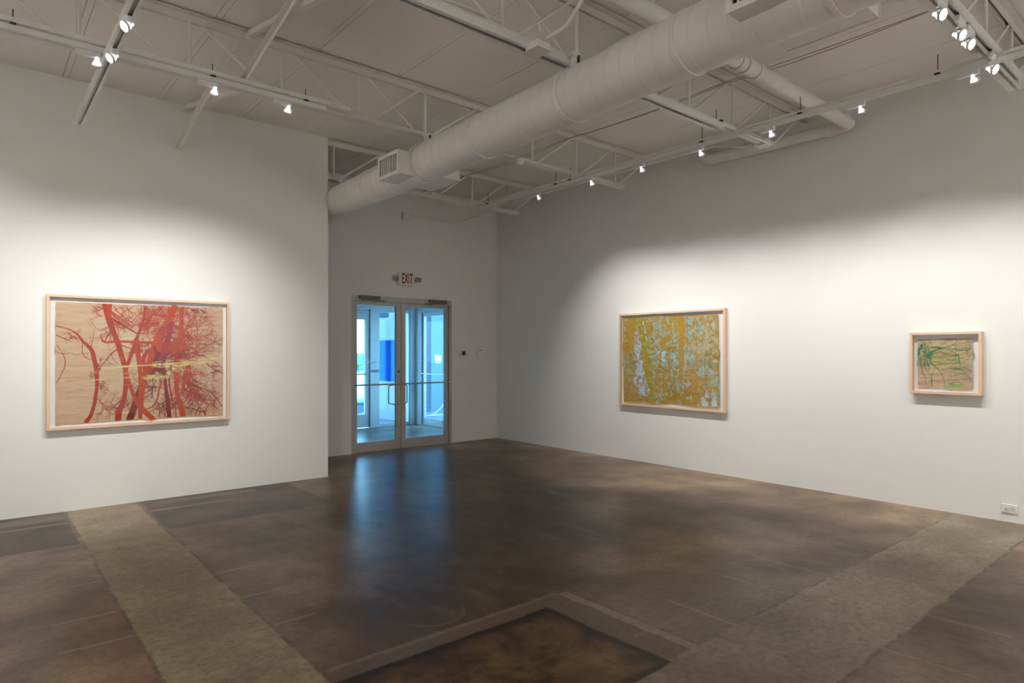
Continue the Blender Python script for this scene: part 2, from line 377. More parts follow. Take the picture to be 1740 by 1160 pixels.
for y in (2.93, 4.86, 6.80, 1.215):
    R = DR+.006
    b = MB().lathe([(R-.003, -.014), (R+.002, -.014), (R+.002, .014), (R-.003, .014), (R-.003, -.014)], 64, mat=ring_mat(y))
    t = ax(y)-dO; b.box(t.x-.02, t.x+.02, t.y-.016, t.y+.016, t.z+DR, ZBm-dO.z+.004).box(t.x-.035, t.x+.035, t.y-.022, t.y+.022, ZBm-dO.z-.03, ZBm-dO.z)
    st = b.build('hanger_strap', M['steel2'], duct, True)
    MB().box(t.x+.010, t.x+.030, t.y-.024, t.y-.010, t.z+DR+.018, ZBm-dO.z-.016).build('clamp_bolt', M['dark'], st)
for y, w in ((5.95, .012), (3.95, .010), (2.0, .010)):      # joint bands
    MB().lathe([(DR, -w), (DR+.006, -w), (DR+.006, w), (DR, w)], 64, mat=ring_mat(y)).build('joint_band', M['duct'], duct, True)
def vent(y0, y1, side, ext, z0, z1):
    c0 = ax((y0+y1)/2); xs_ = c0.x+side*(DR+ext)
    xa, xb = sorted((c0.x+side*DR*.55, xs_)); O = dO
    b = MB(); t = .012; xf = xs_-side*.008; xa, xb = sorted((c0.x+side*DR*.55, xf))
    b.box(xa-O.x, xb-O.x, y0-O.y, y1-O.y, z0-O.z, z0+t-O.z).box(xa-O.x, xb-O.x, y0-O.y, y1-O.y, z1-t-O.z, z1-O.z)
    b.box(xa-O.x, xb-O.x, y0-O.y, y0+t-O.y, z0+t-O.z, z1-t-O.z).box(xa-O.x, xb-O.x, y1-t-O.y, y1-O.y, z0+t-O.z, z1-t-O.z)
    f0, f1 = sorted((xs_, xs_-side*.008)); fr = .028
    b.box(f0-O.x, f1-O.x, y0-.004-O.y, y1+.004-O.y, z0-.004-O.z, z0+fr-O.z).box(f0-O.x, f1-O.x, y0-.004-O.y, y1+.004-O.y, z1-fr-O.z, z1+.004-O.z)
    b.box(f0-O.x, f1-O.x, y0-.004-O.y, y0+fr-O.y, z0+fr-O.z, z1-fr-O.z).box(f0-O.x, f1-O.x, y1-fr-O.y, y1+.004-O.y, z0+fr-O.z, z1-fr-O.z)
    v = b.build('vent_box', M['duct'], duct)
    g = MB(); n = 9
    for k in range(n):
        yy = y0+fr+(k+.5)*(y1-y0-2*fr)/n-O.y
        m = Matrix.Translation((xs_-side*.02-O.x, yy, (z0+z1)/2-O.z)) @ Matrix.Rotation(math.radians(-30*side), 4, 'Z')
        g.box(-.008, .008, -.0045, .0045, -(z1-z0)/2+fr, (z1-z0)/2-fr, mat=m)
    bx0, bx1 = sorted((xs_-side*.05, xs_-side*.045)); g.box(bx0-O.x, bx1-O.x, y0+.013-O.y, y1-.013-O.y, z0+.013-O.z, z1-.013-O.z, 1)
    g.build('vent_grille', [M['steel2'], M['dark']], v)
vent(4.86+.03, 5.25, -1, .12, 2.975, 3.18); vent(4.80, 5.28, 1, .14, 2.985, 3.19)
vent(1.18, 1.62, -1, .09, 2.985, 3.20); vent(1.18, 1.62, 1, .17, 2.99, 3.19)

# ------------------------------------------------------------------ white pipe over the duct
def arc(c, a, b, r, n=8):      # quarter bend from direction -a to direction b about corner c
    a, b = Vector(a), Vector(b); c = Vector(c); out = []
    for k in range(n+1):
        t = k/n*math.pi/2; out.append(c+a*r*(1-math.sin(t))+b*r*(1-math.cos(t)))
    return out
pipe = empty('drain_pipe', (6.42, 2.56, 3.58), 'thick white pipe crossing above the duct and turning at the right wall', 'pipe')
P = [Vector((-2.9, 2.60, 3.64)), Vector((4.9, 2.57, 3.60))]
P += [Vector(p) for p in arc((6.42, 2.56, 3.585), (-1, 0, 0), (0, 1, 0), .09)]+[Vector((6.42, 4.0, 3.60))]
P += arc((6.42, 4.18, 3.60), (0, -1, 0), (0, 0, 1), .10)+[Vector((6.42, 4.18, ZC))]
MB().tube(rel(pipe, P), .058, 24).build('pipe_run', M['steel2'], pipe, True, sharp=50)
for x in (4.42, 4.68, 6.22):
    m = Matrix.Translation(Vector((x, 2.572, 3.60))-Vector(pipe.location)) @ Matrix.Rotation(math.pi/2, 4, 'Y')
    MB().lathe([(.058, -.03), (.066, -.03), (.066, .03), (.058, .03)], 28, mat=m).build('pipe_coupling', M['steel2'], pipe, True)
m = Matrix.Translation(Vector((6.42, 2.75, 3.587))-Vector(pipe.location)) @ Matrix.Rotation(math.pi/2, 4, 'X')
MB().lathe([(.058, -.03), (.066, -.03), (.066, .03), (.058, .03)], 28, mat=m).build('pipe_coupling', M['steel2'], pipe, True)
b = MB()
for x in (4.50,):
    m = Matrix.Translation(Vector((x, 2.572, 3.60))-Vector(pipe.location)) @ Matrix.Rotation(math.pi/2, 4, 'Y')
    b.lathe([(.060, -.012), (.069, -.012), (.069, .012), (.060, .012)], 28, mat=m)
    b.box(x-6.42-.01, x-6.42+.01, -.008, .024, .075, ZC-3.58)
    b.box(x-6.42-.05, x-6.42+.05, -.02, .036, ZC-3.58-.006, ZC-3.58)
b.build('pipe_hanger', M['steel2'], pipe, True)

# ------------------------------------------------------------------ lighting tracks and spotlights
def channel(p, q, w, h, axis):      # inverted channel with a slot, written along one world axis
    b = MB(); (x0, y0, z), (x1, y1, _) = p, q
    if axis == 'X':
        b.box(x0, x1, y0-w/2, y0+w/2, z+h-.006, z+h).box(x0, x1, y0-w/2, y0-w/2+.006, z, z+h-.006).box(x0, x1, y0+w/2-.006, y0+w/2, z, z+h-.006)
        b.box(x0, x1, y0-w/2+.006, y0-w/2+w*.3, z, z+.005).box(x0, x1, y0+w/2-w*.3, y0+w/2-.006, z, z+.005)
        b.box(x0+.01, x1-.01, y0-w*.2, y0+w*.2, z+h*.5, z+h*.5+.004, 1)
    else:
        b.box(x0-w/2, x0+w/2, y0, y1, z+h-.006, z+h).box(x0-w/2, x0-w/2+.006, y0, y1, z, z+h-.006).box(x0+w/2-.006, x0+w/2, y0, y1, z, z+h-.006)
        b.box(x0-w/2+.006, x0-w/2+w*.3, y0, y1, z, z+.005).box(x0+w/2-w*.3, x0+w/2-.006, y0, y1, z, z+.005)
        b.box(x0-w*.2, x0+w*.2, y0+.01, y1-.01, z+h*.5, z+h*.5+.004, 1)
    return b
def track(p, q, w, h, axis, label, clips=(), strut=None, name='light_track'):
    t = empty(name, p, label, 'track'); P0, Q0 = rel(t, [p, q])
    channel(P0, Q0, w, h, axis).build('channel', [M['track'], M['steel2']], t)
    for c in clips:
        b = MB()
        if axis == 'X': x = c-p[0]; b.box(x-.015, x+.015, -w/2-.01, w/2+.01, h, h+.012).tube([(x, 0, h), (x, 0, max(ZBm+.09-p[2], h+.03))], .003, 8)
        else: y = c-p[1]; b.box(-w/2-.01, w/2+.01, y-.015, y+.015, h, h+.012).tube([(0, y, h), (0, y, max(ZBm+.08-p[2], h+.03))], .003, 8)
        b.build('hanger_clip', M['dark'], t)
    if strut:
        (w2, h2, off) = strut
        if axis == 'X': MB().box(P0[0]-.1, Q0[0]+.2, off-w2/2, off+w2/2, h+.014, h+h2).build('strut', M['steel2'], t)
        else: MB().box(-w2/2+off, w2/2+off, P0[1], Q0[1]+.02, h+.014, h+h2).build('strut', M['steel2'], t)
    return t
track((-2.6, 4.84, 3.327), (2.15, 4.84, 3.327), .034, .034, 'X', 'white lighting track under the joist along the left, carrying three spotlights', (-.9, .18, 1.30, 1.98), (.040, .045, 0))
track((.662, 1.25, 3.275), (.662, 6.34, 3.275), .058, .040, 'Y', 'white lighting track on the left running towards the left wall, with two bright spotlights', (4.97,))
track((5.05, -2.6, 3.275), (5.05, 6.72, 3.275), .032, .030, 'Y', 'long white lighting track parallel to the right wall, carrying seven spotlights', (6.45, 5.2, 4.97, 3.3, 2.4, 1.45), (.020, .034, 0))
track((.9, 3.0, 3.30), (4.85, 3.0, 3.30), .095, .045, 'X', 'wide white metal channel under the middle joist, on both sides of the duct, without lamps', (4.80,), name='cable_channel')
track((-1.8, 1.13, 3.324), (5.72, 1.13, 3.324), .060, .041, 'X', 'white lighting track in the upper right corner carrying four bright spotlights', ())

def spotlight(x, y, z, axis, aim, power, label, group, r=.027, drop=.05, size=44, blend=.9, side=1, lens=True):
    """track head: adapter under the track, stem, yoke and lamp"""
    o = empty('spotlight', (x, y, z), label, 'spotlight', group)
    hd = Vector((0, 0, -drop-.045)); d = (Vector(aim)-(Vector((x, y, z))+hd)).normalized()
    L = .075
    if axis == 'Y': MB().box(-.014, .014, -L, L*.7, -.036, 0, bev=.003).build('adapter', M['track'], o)
    else: MB().box(-L*.9, L*.9, -.014, .014, -.036, 0, bev=.003).build('adapter', M['track'], o)
    sx, sy = ((0, -L*.55) if axis == 'Y' else (L*.6*side, 0)); hd = hd+Vector((sx, sy, 0))+Vector((d.x, d.y, 0)).normalized()*.018
    perp = d.cross(Vector((0, 0, 1))).normalized()
    c = MB().tube([(sx, sy, -.034), (sx, sy, -.034-drop*.5)], .0055, 10)
    tp = Vector((sx, sy, -.034-drop*.5)); e = r+.010
    c.tube([tp, tp+perp*e*.8-Vector((0, 0, .006)), hd+perp*e+Vector((0, 0, .01)), hd+perp*e], .0032, 8)
    c.tube([hd+perp*e, hd+perp*(r-.002)], .005, 8)
    c.build('yoke', M['track'], o, True)
    q = d.to_track_quat('Z', 'Y'); m = q.to_matrix().to_4x4(); m.translation = hd
    hb = MB().lathe([(.007, -.052), (.010, -.050), (.011, -.036), (r*.55, -.030), (r*.82, -.016), (r*.96, -.003), (r, .004), (r*.97, .004), (r*.9, -.002)], 28, mat=m, cap0=True)
    head = hb.build('lamp', M['bowl'], o, True)
    MB().lathe([(r*.94, -.002), (r+.003, -.002), (r+.003, .009), (r*.94, .009), (r*.94, -.002)], 28, mat=m).build('trim_ring', M['track'], head, True)
    MB().lathe([(r*.93, .003), (r*.5, .0045), (.001, .005)], 28, mat=m).build('lens', M['lens'], head, True)
    ld = bpy.data.lights.new('beam', 'SPOT'); ld.energy = power; ld.color = LAMP_COL; ld.spot_size = math.radians(size); ld.spot_blend = blend; ld.shadow_soft_size = .014
    lo = bpy.data.objects.new('beam', ld); COL.objects.link(lo); lo.parent = o; lo.location = hd+d*.016; lo.rotation_mode = 'QUATERNION'; lo.rotation_quaternion = d.to_track_quat('-Z', 'Y')
    return o
# right-hand track: seven heads turned to the right wall
RH = [(5.54, 5.35, 1.05, 84, .95, 'smallest and farthest spotlight on the long right track, nearest the back wall'),
      (4.70, 4.85, 1.05, 84, 1.0, 'second spotlight from the back wall on the long right track'),
      (4.03, 4.15, 1.05, 84, 1.0, 'third spotlight from the back wall on the long right track'),
      (3.36, 3.35, 1.0, 84, 1.0, 'middle one of the seven spotlights on the long right track'),
      (2.69, 2.60, 1.0, 84, 1.0, 'spotlight on the long right track beside the junction box under the joist'),
      (1.99, 1.85, 1.05, 84, 1.15, 'spotlight on the long right track just right of the bend of the thick white pipe'),
      (1.29, 1.05, .95, 84, .95, 'nearest spotlight in view on the long right track, hanging by the four bright ones')]
for (y, ay, az, sz, k, lab) in RH:
    spotlight(5.05, y, 3.275, 'Y', (XR, ay, az), SPOT_R*k, lab, 'dim-backed spotlights on the right track', .023, .03, sz)
for i, (y, ay) in enumerate(((.4, .2), (-.6, -.7))):
    spotlight(5.05, y, 3.275, 'Y', (XR, ay, 1.3), SPOT_R, ('spotlight out of frame on the long right track, level with the camera', 'spotlight out of frame on the long right track, behind the camera')[i], 'dim-backed spotlights on the right track', .023, .03, 84)
# left track: three heads turned to the left wall
for (x, axx, az, k, lab) in ((.56, .75, 1.05, 1.0, 'leftmost spotlight, on the left track before it crosses the other track'),
                         (1.27, 1.25, 1.10, 1.15, 'spotlight on the left track just below the crossed angle irons'),
                         (1.80, 1.75, 1.05, .9, 'spotlight on the left track nearest the duct')):
    spotlight(x, 4.84, 3.327, 'X', (axx, YL, az), SPOT_L*k, lab, 'dim-backed spotlights on the left track', .026, .025, 76)
spotlight(-.2, 4.84, 3.327, 'X', (-.4, YL, 1.2), SPOT_L*.9, 'spotlight on the left track, out of frame to the left', 'dim-backed spotlights on the left track', .026, .025, 86)
# second left track: two bright faces
spotlight(.662, 4.14, 3.275, 'Y', (-1.9, 3.3, 1.3), SPOT_D, 'bright spotlight with a printed label on its adapter, higher of the two on the left', 'bright spotlights on the left cross track', .030, .01, 70)
spotlight(.662, 4.64, 3.275, 'Y', (-1.9, 3.9, 1.3), SPOT_D, 'bright spotlight where the two left tracks cross', 'bright spotlights on the left cross track', .030, .01, 70)
# upper right: four bright faces turned to the wall behind the camera
for (x, lab) in ((3.99, 'bright spotlight at the top right, leftmost of the four'), (4.33, 'bright spotlight at the top right, second from the left of the four'),
                 (4.50, 'bright spotlight at the top right, third from the left of the four'), (5.01, 'bright spotlight at the top right, rightmost of the four')):
    spotlight(x, 1.13, 3.324, 'X', (x-1.0, YF, 1.0), SPOT_D, lab, 'bright spotlights in the upper right', .030, .072, 70, side=-1)
# added fill lamps, out of view, that lift the room's ambient light
for (x, y, z, axs, aim, lab) in ((5.05, -1.9, 3.275, 'Y', (4.6, YF, 1.6), 'added fill lamp behind the camera on the long right track'), (2.2, 1.13, 3.324, 'X', (1.6, YF, 1.7), 'added fill lamp above the camera aimed at the front wall'),
                          (.2, 1.13, 3.324, 'X', (-.8, YF, 1.7), 'added fill lamp above left of the camera aimed at the front wall'), (-1.4, 1.13, 3.324, 'X', (XW, -.6, 1.6), 'added fill lamp left of the camera aimed at the side wall'),
                          (-1.2, 4.84, 3.327, 'X', (XW, 4.2, 1.5), 'added fill lamp on the left track aimed at the side wall')):
    spotlight(x, y, z, axs, aim, FILL, lab, 'added fill lamps out of view', .034, .04, 120)

# ------------------------------------------------------------------ conduits, boxes, detector
cd = empty('wall_conduit', (5.56, 3.2, 3.42), 'white conduit running parallel to the right wall from the junction box to the back wall', 'conduit')
pts = [(5.62, 3.14, 3.36), (5.60, 3.22, 3.36), (5.58, 3.36, 3.40), (5.56, 3.52, 3.435), (5.56, 6.86, 3.435), (5.62, 7.05, 3.42), (5.72, 7.9, 3.41), (5.72, 8.09, 3.41), (5.69, 8.115, 3.41), (4.93, 8.115, 3.41)]
MB().tube(rel(cd, pts), .0125, 12).build('conduit_tube', M['steel2'], cd, True, sharp=60)
bx = empty('junction_box', (4.83, YB, 3.39), 'small square junction box high on the back wall', 'box')
MB().box(-.06, .06, -.055, 0, -.05, .05, bev=.004).build('box_body', M['plastic'], bx); MB().box(-.064, .064, -.06, -.055, -.054, .054).build('cover', M['plastic'], bx)
bx = empty('junction_box', (5.58, 3.0, 3.338), 'square junction box under the joist near the right wall, with looped wires on it', 'box')
MB().box(-.05, .06, -.050, .060, -.022, .028, bev=.004).build('box_body', M['steel2'], bx); MB().box(-.054, .064, -.054, .064, -.026, -.022).build('cover', M['steel2'], bx)
b = MB()
for k in range(3):
    p = Vector((-.04+.04*k, .04, .03)); b.tube([p, p+Vector((.0, .02, .05)), p+Vector((.03, .03, .07)), p+Vector((.05, .02, .04)), p+Vector((.045, .0, .01))], .004, 8)
b.build('wire_loop', M['steel2'], bx, True)
cd = empty('short_conduit', (5.3, 2.98, 3.36), 'two short bent white conduits between the metal channel and the right junction box', 'conduit')
for dy, dz in ((-.03, 0), (.03, .015)):
    MB().tube(rel(cd, [(4.86, 3.0+dy, 3.34+dz), (4.98, 3.0+dy, 3.34+dz), (5.16, 2.98+dy, 3.318+dz), (5.30, 2.98+dy, 3.322+dz), (5.60, 2.98+dy, 3.33)]), .0125, 10).build('conduit_tube', M['steel2'], cd, True, sharp=60)
bx = empty('junction_box', (2.68, 2.92, 3.30), 'square junction box hanging under the joist left of the duct', 'box')
MB().box(-.055, .055, -.055, .055, -.022, .022, bev=.004).build('box_body', M['steel2'], bx); MB().box(-.060, .060, -.060, .060, -.026, -.022).build('cover', M['steel2'], bx)
MB().tube([(-.06, -.05, .035), (-.10, -.12, .05), (-.16, -.18, .03), (-.155, -.19, -.02)], .005, 8).build('loose_wire', M['steel2'], bx, True)
cd = empty('bent_conduit', (2.70, 2.85, 3.33), 'bent white conduit rising from the left junction box towards the top of the photo', 'conduit')
MB().tube(rel(cd, [(2.70, 2.86, 3.34), (2.71, 2.70, 3.36), (2.70, 2.60, 3.42), (2.70, 2.42, 3.60), (2.70, 2.34, 3.66), (2.70, 1.3, 3.70)]), .0125, 12).build('conduit_tube', M['steel2'], cd, True, sharp=60)
cd = empty('cable_bundle', (2.3, 3.06, 3.43), 'sagging bundle of white cables lying on the joist left of the duct', 'cable')
for k in range(3):
    random.seed(k); pp = [(x, 3.06+.03*k+.02*math.sin(x*5+k), 3.425+.012*k+.03*abs(math.sin(x*3.1+k*.7))) for x in [0.9+.12*i for i in range(16)]]
    MB().tube(rel(cd, pp), .006, 8).build('cable', M['steel2'], cd, True, sharp=60)
cd = empty('ceiling_cable', (5.0, 3.0, 3.75), 'pair of thin tan cables strung under the ceiling along the right wall', 'cable')
for k in range(2):
    pp = []
    ys = [-3, -.72, 1.2, 3.05, 4.97, 6.91, 8.1]
    for a, b_ in zip(ys[:-1], ys[1:]):
        for i in range(6):
            s_ = i/6; pp.append((5.0+.012*k+.015*math.sin((a+(b_-a)*s_)*2+k*2), a+(b_-a)*s_, 3.757-(.02+.012*k)*4*s_*(1-s_)))
    MB().tube(rel(cd, pp), .0035, 8).build('cable', M['wire'], cd, True, sharp=60)
cd = empty('hanging_wire', (6.53, 6.95, 3.7), 'thin wire hanging down the right wall near the back corner', 'wire')
MB().tube(rel(cd, [(6.53, 6.97, 3.80), (6.535, 6.96, 3.60), (6.535, 6.95, 3.42)]), .004, 8).build('wire_strand', M['steel2'], cd, True)
sd = empty('smoke_detector', (4.24, 4.9, 3.37), 'round white smoke detector under the joist right of the duct', 'detector')
MB().lathe([(.055, 0), (.055, -.012), (.048, -.022), (.040, -.045), (.025, -.058), (.001, -.060)], 28, cap0=True).build('cover', M['plastic'], sd, True)
MB().lathe([(.062, .0), (.062, .004)], 28, cap0=True, cap1=True).build('base_plate', M['plastic2'], sd)
# cable run lying on the left joist's bottom chord
cd = empty('joist_cable', (1.5, 4.99, 3.42), 'thin cable lying along the joist above the left spotlights', 'cable')
MB().tube(rel(cd, [(x, 5.0, 3.418+.028*abs(math.sin(x*2.4+.5))) for x in [1.55+.1*i for i in range(12)]]), .007, 8).build('cable', M['steel2'], cd, True)

# ------------------------------------------------------------------ wall fittings
def outlet(y, z, label, w=.115, h=.07):
    o = empty('wall_outlet', (XR, y, z), label, 'outlet')
    MB().box(-.012, 0, -w/2, w/2, -h/2, h/2, bev=.003).build('plate', M['plastic'], o)
    for s in (-1, 1):
        b = MB().box(-.0155, -.012, s*.021-.014, s*.021+.014, -.017, .017, bev=.002)
        k = b.build('socket', M['plastic'], o)
        g = MB()
        for dz in (-.006, .006): g.box(-.0165, -.0150, s*.021-.002, s*.021+.007, dz-.0012, dz+.0012)
        g.box(-.0165, -.0150, s*.021-.011, s*.021-.006, -.0025, .0025); g.build('slots', M['dark'], k)
outlet(1.365, .113, 'white double outlet low on the right wall at the right edge of the photo')
outlet(7.0, .11, 'small white outlet low on the right wall near the back corner')
t = empty('thermostat', (5.865, YB, 1.385), 'white thermostat with dark square display, left of the alarm keypad', 'thermostat')
MB().box(-.065, .065, -.028, 0, -.052, .052, bev=.008).build('housing', M['plastic'], t); MB().box(-.033, .037, -.030, -.027, -.028, .034).build('display', M['lcd'], t)
t = empty('alarm_keypad', (6.20, YB, 1.395), 'white alarm keypad with green lit strip near the corner', 'keypad')
MB().box(-.065, .065, -.026, 0, -.065, .062, bev=.008).build('housing', M['plastic'], t); MB().box(-.036, .036, -.028, -.025, .028, .044).build('display', M['green'], t)
MB().box(-.055, .055, -.030, -.026, -.056, .012, bev=.003).build('cover', M['plastic'], t)
t = empty('light_switch', (5.855, YB, 1.08), 'white triple switch plate below the thermostat', 'switch')
MB().box(-.078, .078, -.007, 0, -.058, .058, bev=.003).build('plate', M['plastic'], t)
for k in (-1, 0, 1): MB().box(k*.046-.017, k*.046+.017, -.010, -.006, -.034, .034, bev=.002).build('rocker', M['plastic'], t)

def text_mesh(body, name, size, mat, parent, matrix, ext=.001, spacing=1.0, bold=0):
    cu = bpy.data.curves.new(name, 'FONT'); cu.body = body; cu.size = size; cu.extrude = ext; cu.align_x = 'CENTER'; cu.align_y = 'CENTER'; cu.space_character = spacing; cu.offset = bold
    to = bpy.data.objects.new('tmp', cu); COL.objects.link(to); bpy.context.view_layer.update()
    me = bpy.data.meshes.new_from_object(to.evaluated_get(bpy.context.evaluated_depsgraph_get())); me.name = name
    bpy.data.objects.remove(to); me.transform(matrix); me.materials.clear(); me.materials.append(mat)
    o = bpy.data.objects.new(name, me); COL.objects.link(o); o.parent = parent; return o
ex = empty('exit_sign', (4.83, YB, 2.47), 'EXIT sign with red letters and two emergency lamp heads above the doors', 'sign')
MB().box(-.135, .135, -.05, 0, -.095, .095, bev=.014).build('housing', M['plastic'], ex)
RX = Matrix.Rotation(math.pi/2, 4, 'X')
text_mesh('EXIT', 'letters', .205, M['red'], ex, Matrix.Translation((0.008, -.052, 0)) @ RX @ Matrix.Diagonal((.41, 1, 1, 1)), .0015, 1.10, .004)
for s in (-1, 1):
    h_ = MB().box(s*.19-.042, s*.19+.042, -.085, -.025, -.035, .035, bev=.012)
    h_.box(min(s*.135, s*.15), max(s*.135, s*.15), -.06, -.03, -.015, .015)
    hh = h_.build('lamp_head', M['plastic2'], ex)
    g = MB()
    for k in range(4): g.box(s*.19-.034, s*.19+.034, -.088, -.084, -.025+.014*k, -.019+.014*k)
    g.build('ribs', M['dark'], hh)

# ------------------------------------------------------------------ glass doors to the vestibule
d1 = empty('door_1', (DX0, YB, 0), kind='structure'); O = Vector(d1.location)
y0, y1 = .0, .12
W_ = DX1-DX0; fr = .045
MB().box(0, fr, y0, y1, 0, DZ).box(W_-fr, W_, y0, y1, 0, DZ).box(fr, W_-fr, y0, y1, DZ-.075, DZ).box(fr, W_-fr, .03, .10, 0, .010).build('door_frame', M['alu'], d1)
mid = 4.78-DX0
def leaf(parent, x0, x1, ztop, yc, stile_l, stile_r, rail_b, rail_t, hand, thick=.044, txt=None):
    l = MB()
    l.box(x0, x0+stile_l, yc, yc+thick, .012, ztop).box(x1-stile_r, x1, yc, yc+thick, .012, ztop)
    l.box(x0+stile_l, x1-stile_r, yc, yc+thick, .012, .012+rail_b).box(x0+stile_l, x1-stile_r, yc, yc+thick, ztop-rail_t, ztop)
    lf = l.build('door_leaf', M['alu'], parent)
    MB().box(x0+stile_l-.01, x1-stile_r+.01, yc+thick/2-.004, yc+thick/2+.004, rail_b, ztop-rail_t+.01).build('glass_pane', M['glass'], lf)
    return lf
lt = leaf(d1, fr+.004, mid-.003, DZ-.078, .035, .055, .075, .125, .05, 1)
rt = leaf(d1, mid+.003, W_-fr-.004, DZ-.078, .035, .075, .055, .125, .05, -1)
for lf, xa, xb, hx, s in ((lt, fr+.01, mid-.02, mid-.04, -1), (rt, mid+.02, W_-fr-.01, mid+.04, 1)):
    MB().tube([(xa, .0, .945), (xa+.02, -.022, .945), (xb-.02, -.022, .945), (xb, .0, .945)], .011, 12).tube([(xa, 0, .945), (xa, .036, .945)], .011, 10).tube([(xb, 0, .945), (xb, .036, .945)], .011, 10).build('push_bar', M['chrome'], lf, True)
    g = hx+s*.115
    MB().tube([(hx, .079, .93), (hx+s*.02, .115, .93), (g, .12, .91), (g, .12, .87), (g, .12, .70), (g, .12, .66), (hx+s*.02, .115, .635), (hx, .079, .635)], .0095, 12).build('pull_handle', M['chrome'], lf, True)
    m = Matrix.Translation((hx, .036, 1.12 if s < 0 else 1.12)) @ Matrix.Rotation(math.pi/2, 4, 'X')
    if s < 0: MB().lathe([(.016, 0), (.016, .006), (.010, .008)], 20, mat=m, cap1=True).build('lock_cylinder', M['dark'], lf, True)
    m = Matrix.Translation((hx, .036, .645)) @ Matrix.Rotation(math.pi/2, 4, 'X')
    MB().lathe([(.009, 0), (.009, .005)], 16, mat=m, cap1=True).build('bolt_cap', M['dark'], lf, True)
# overhead closers
for xc, s in ((.27, 1), (W_-.27, -1)):
    c_ = MB().box(xc-.16, xc+.16, -.045, .0, DZ-.052, DZ-.004, bev=.006).build('door_closer', M['darkmetal'], d1)
    MB().bar((xc-.12*s, -.02, DZ-.062), (xc+.24*s, -.035, DZ-.068), .018, .008).bar((xc+.24*s, -.035, DZ-.072), (xc+.06*s, .032, DZ-.085), .016, .007).build('closer_arm', M['darkmetal'], c_)
MB().box(mid-.0035, mid+.0035, .060, .090, .012, DZ-.08).build('meeting_gap', M['black'], d1)
# lettering and notices on the glass (written for people outside, so mirrored from inside)
gx = lambda X: X-DX0
MT = lambda x, z: Matrix.Translation((x, .080, z)) @ Matrix.Rotation(math.pi, 4, 'Z') @ RX
gp = [o for o in lt.children if o.name.startswith('glass')][0]
text_mesh('worley', 'lettering', .068, M['vinyl'], gp, MT(gx(4.31), 1.265), 0.0, 1.0, .001)
b = MB()
def card(b, x0, x1, y, z0, z1): return b.add([(x0, y, z0), (x1, y, z0), (x1, y, z1), (x0, y, z1)], [(0, 1, 2, 3)])
for k in range(9): card(b, gx(4.30)+.027*k, gx(4.30)+.027*k+.010, .080, 1.205, 1.218)
b.build('small_lettering', M['vinyl'], gp)
card(MB(), gx(4.30), gx(4.45), .080, 1.115, 1.155).build('notice', M['pink'], gp)
gp = [o for o in rt.children if o.name.startswith('glass')][0]
b = MB()
for k in range(12): card(b, gx(5.02)+.021*k, gx(5.02)+.021*k+.008, .080, 1.262, 1.280)
b.build('lettering', M['vinyl'], gp)

# ------------------------------------------------------------------ vestibule
VY = 10.75; VX0, VX1 = 3.5, 6.62; VH = 2.55
struct('wall_vestibule_west', MB().box(VX0-.12, VX0, YB+.14, VY+.1, 0, VH), M['vest'])
struct('ceiling_vestibule', MB().box(VX0-.12, VX1+.12, YB+.14, VY+.11, VH, VH+.12), M['vest'])
struct('wall_vestibule_north', MB().box(VX0, 4.62, VY, VY+.1, 0, VH).box(4.62, 6.50, VY, VY+.1, 2.27, VH).box(6.50, VX1+.1, VY, VY+.1, 0, VH), M['vest'])
struct('wall_vestibule_east', MB().box(VX1, VX1+.1, YB+.14, 8.75, 0, VH).box(VX1, VX1+.1, 8.75, 10.60, 2.25, VH).box(VX1, VX1+.1, 10.60, VY, 0, VH), M['vest'])
d2 = empty('door_2', (4.62, VY, 0), kind='structure')
MB().box(0, .045, 0, .1, 0, 2.27).box(1.02, 1.065, 0, .1, 0, 2.27).box(.045, 1.02, 0, .1, 2.20, 2.27).build('door_frame', M['alu'], d2)
lf = leaf(d2, .05, 1.015, 2.195, .03, .09, .09, .24, .19, 1)
MB().tube([(.1, -.02, 1.0), (.98, -.02, 1.0)], .012, 12).build('push_bar', M['chrome'], lf, True)
c_ = MB().box(.72, .98, -.05, .0, 2.12, 2.17, bev=.006).build('door_closer', M['alu'], d2)
MB().bar((.75, -.03, 2.11), (.98, -.05, 2.10), .016, .007).build('closer_arm', M['chrome'], c_)
w1 = empty('window_1', (5.685, VY, 0), kind='structure')
MB().box(0, .12, .0, .1, 0, 2.27).box(.12, .155, .02, .09, .0, 2.27).box(.78, .815, .02, .09, 0, 2.27).box(.155, .78, .02, .09, 0, .055).box(.155, .78, .02, .09, 2.16, 2.27).build('window_frame', M['alu'], w1)
MB().box(.15, .785, .05, .058, .05, 2.165).build('glass_pane', M['glass'], w1)
d3 = empty('door_3', (VX1, 8.75, 0), kind='structure')
def leafY(parent, ya, yb, ztop, x, st, rb, rtp, thick=.044):
    lf = MB().box(x, x+thick, ya, ya+st, .012, ztop).box(x, x+thick, yb-st, yb, .012, ztop).box(x, x+thick, ya+st, yb-st, .012, rb).box(x, x+thick, ya+st, yb-st, ztop-rtp, ztop).build('door_leaf', M['alu'], parent)
    MB().box(x+.018, x+.026, ya+st-.01, yb-st+.01, rb-.01, ztop-rtp+.01).build('glass_pane', M['glass'], lf); return lf
MB().box(0, .1, 0, .045, 0, 2.25).box(0, .1, 1.805, 1.85, 0, 2.25).box(0, .1, .045, 1.805, 2.17, 2.25).build('door_frame', M['alu'], d3)
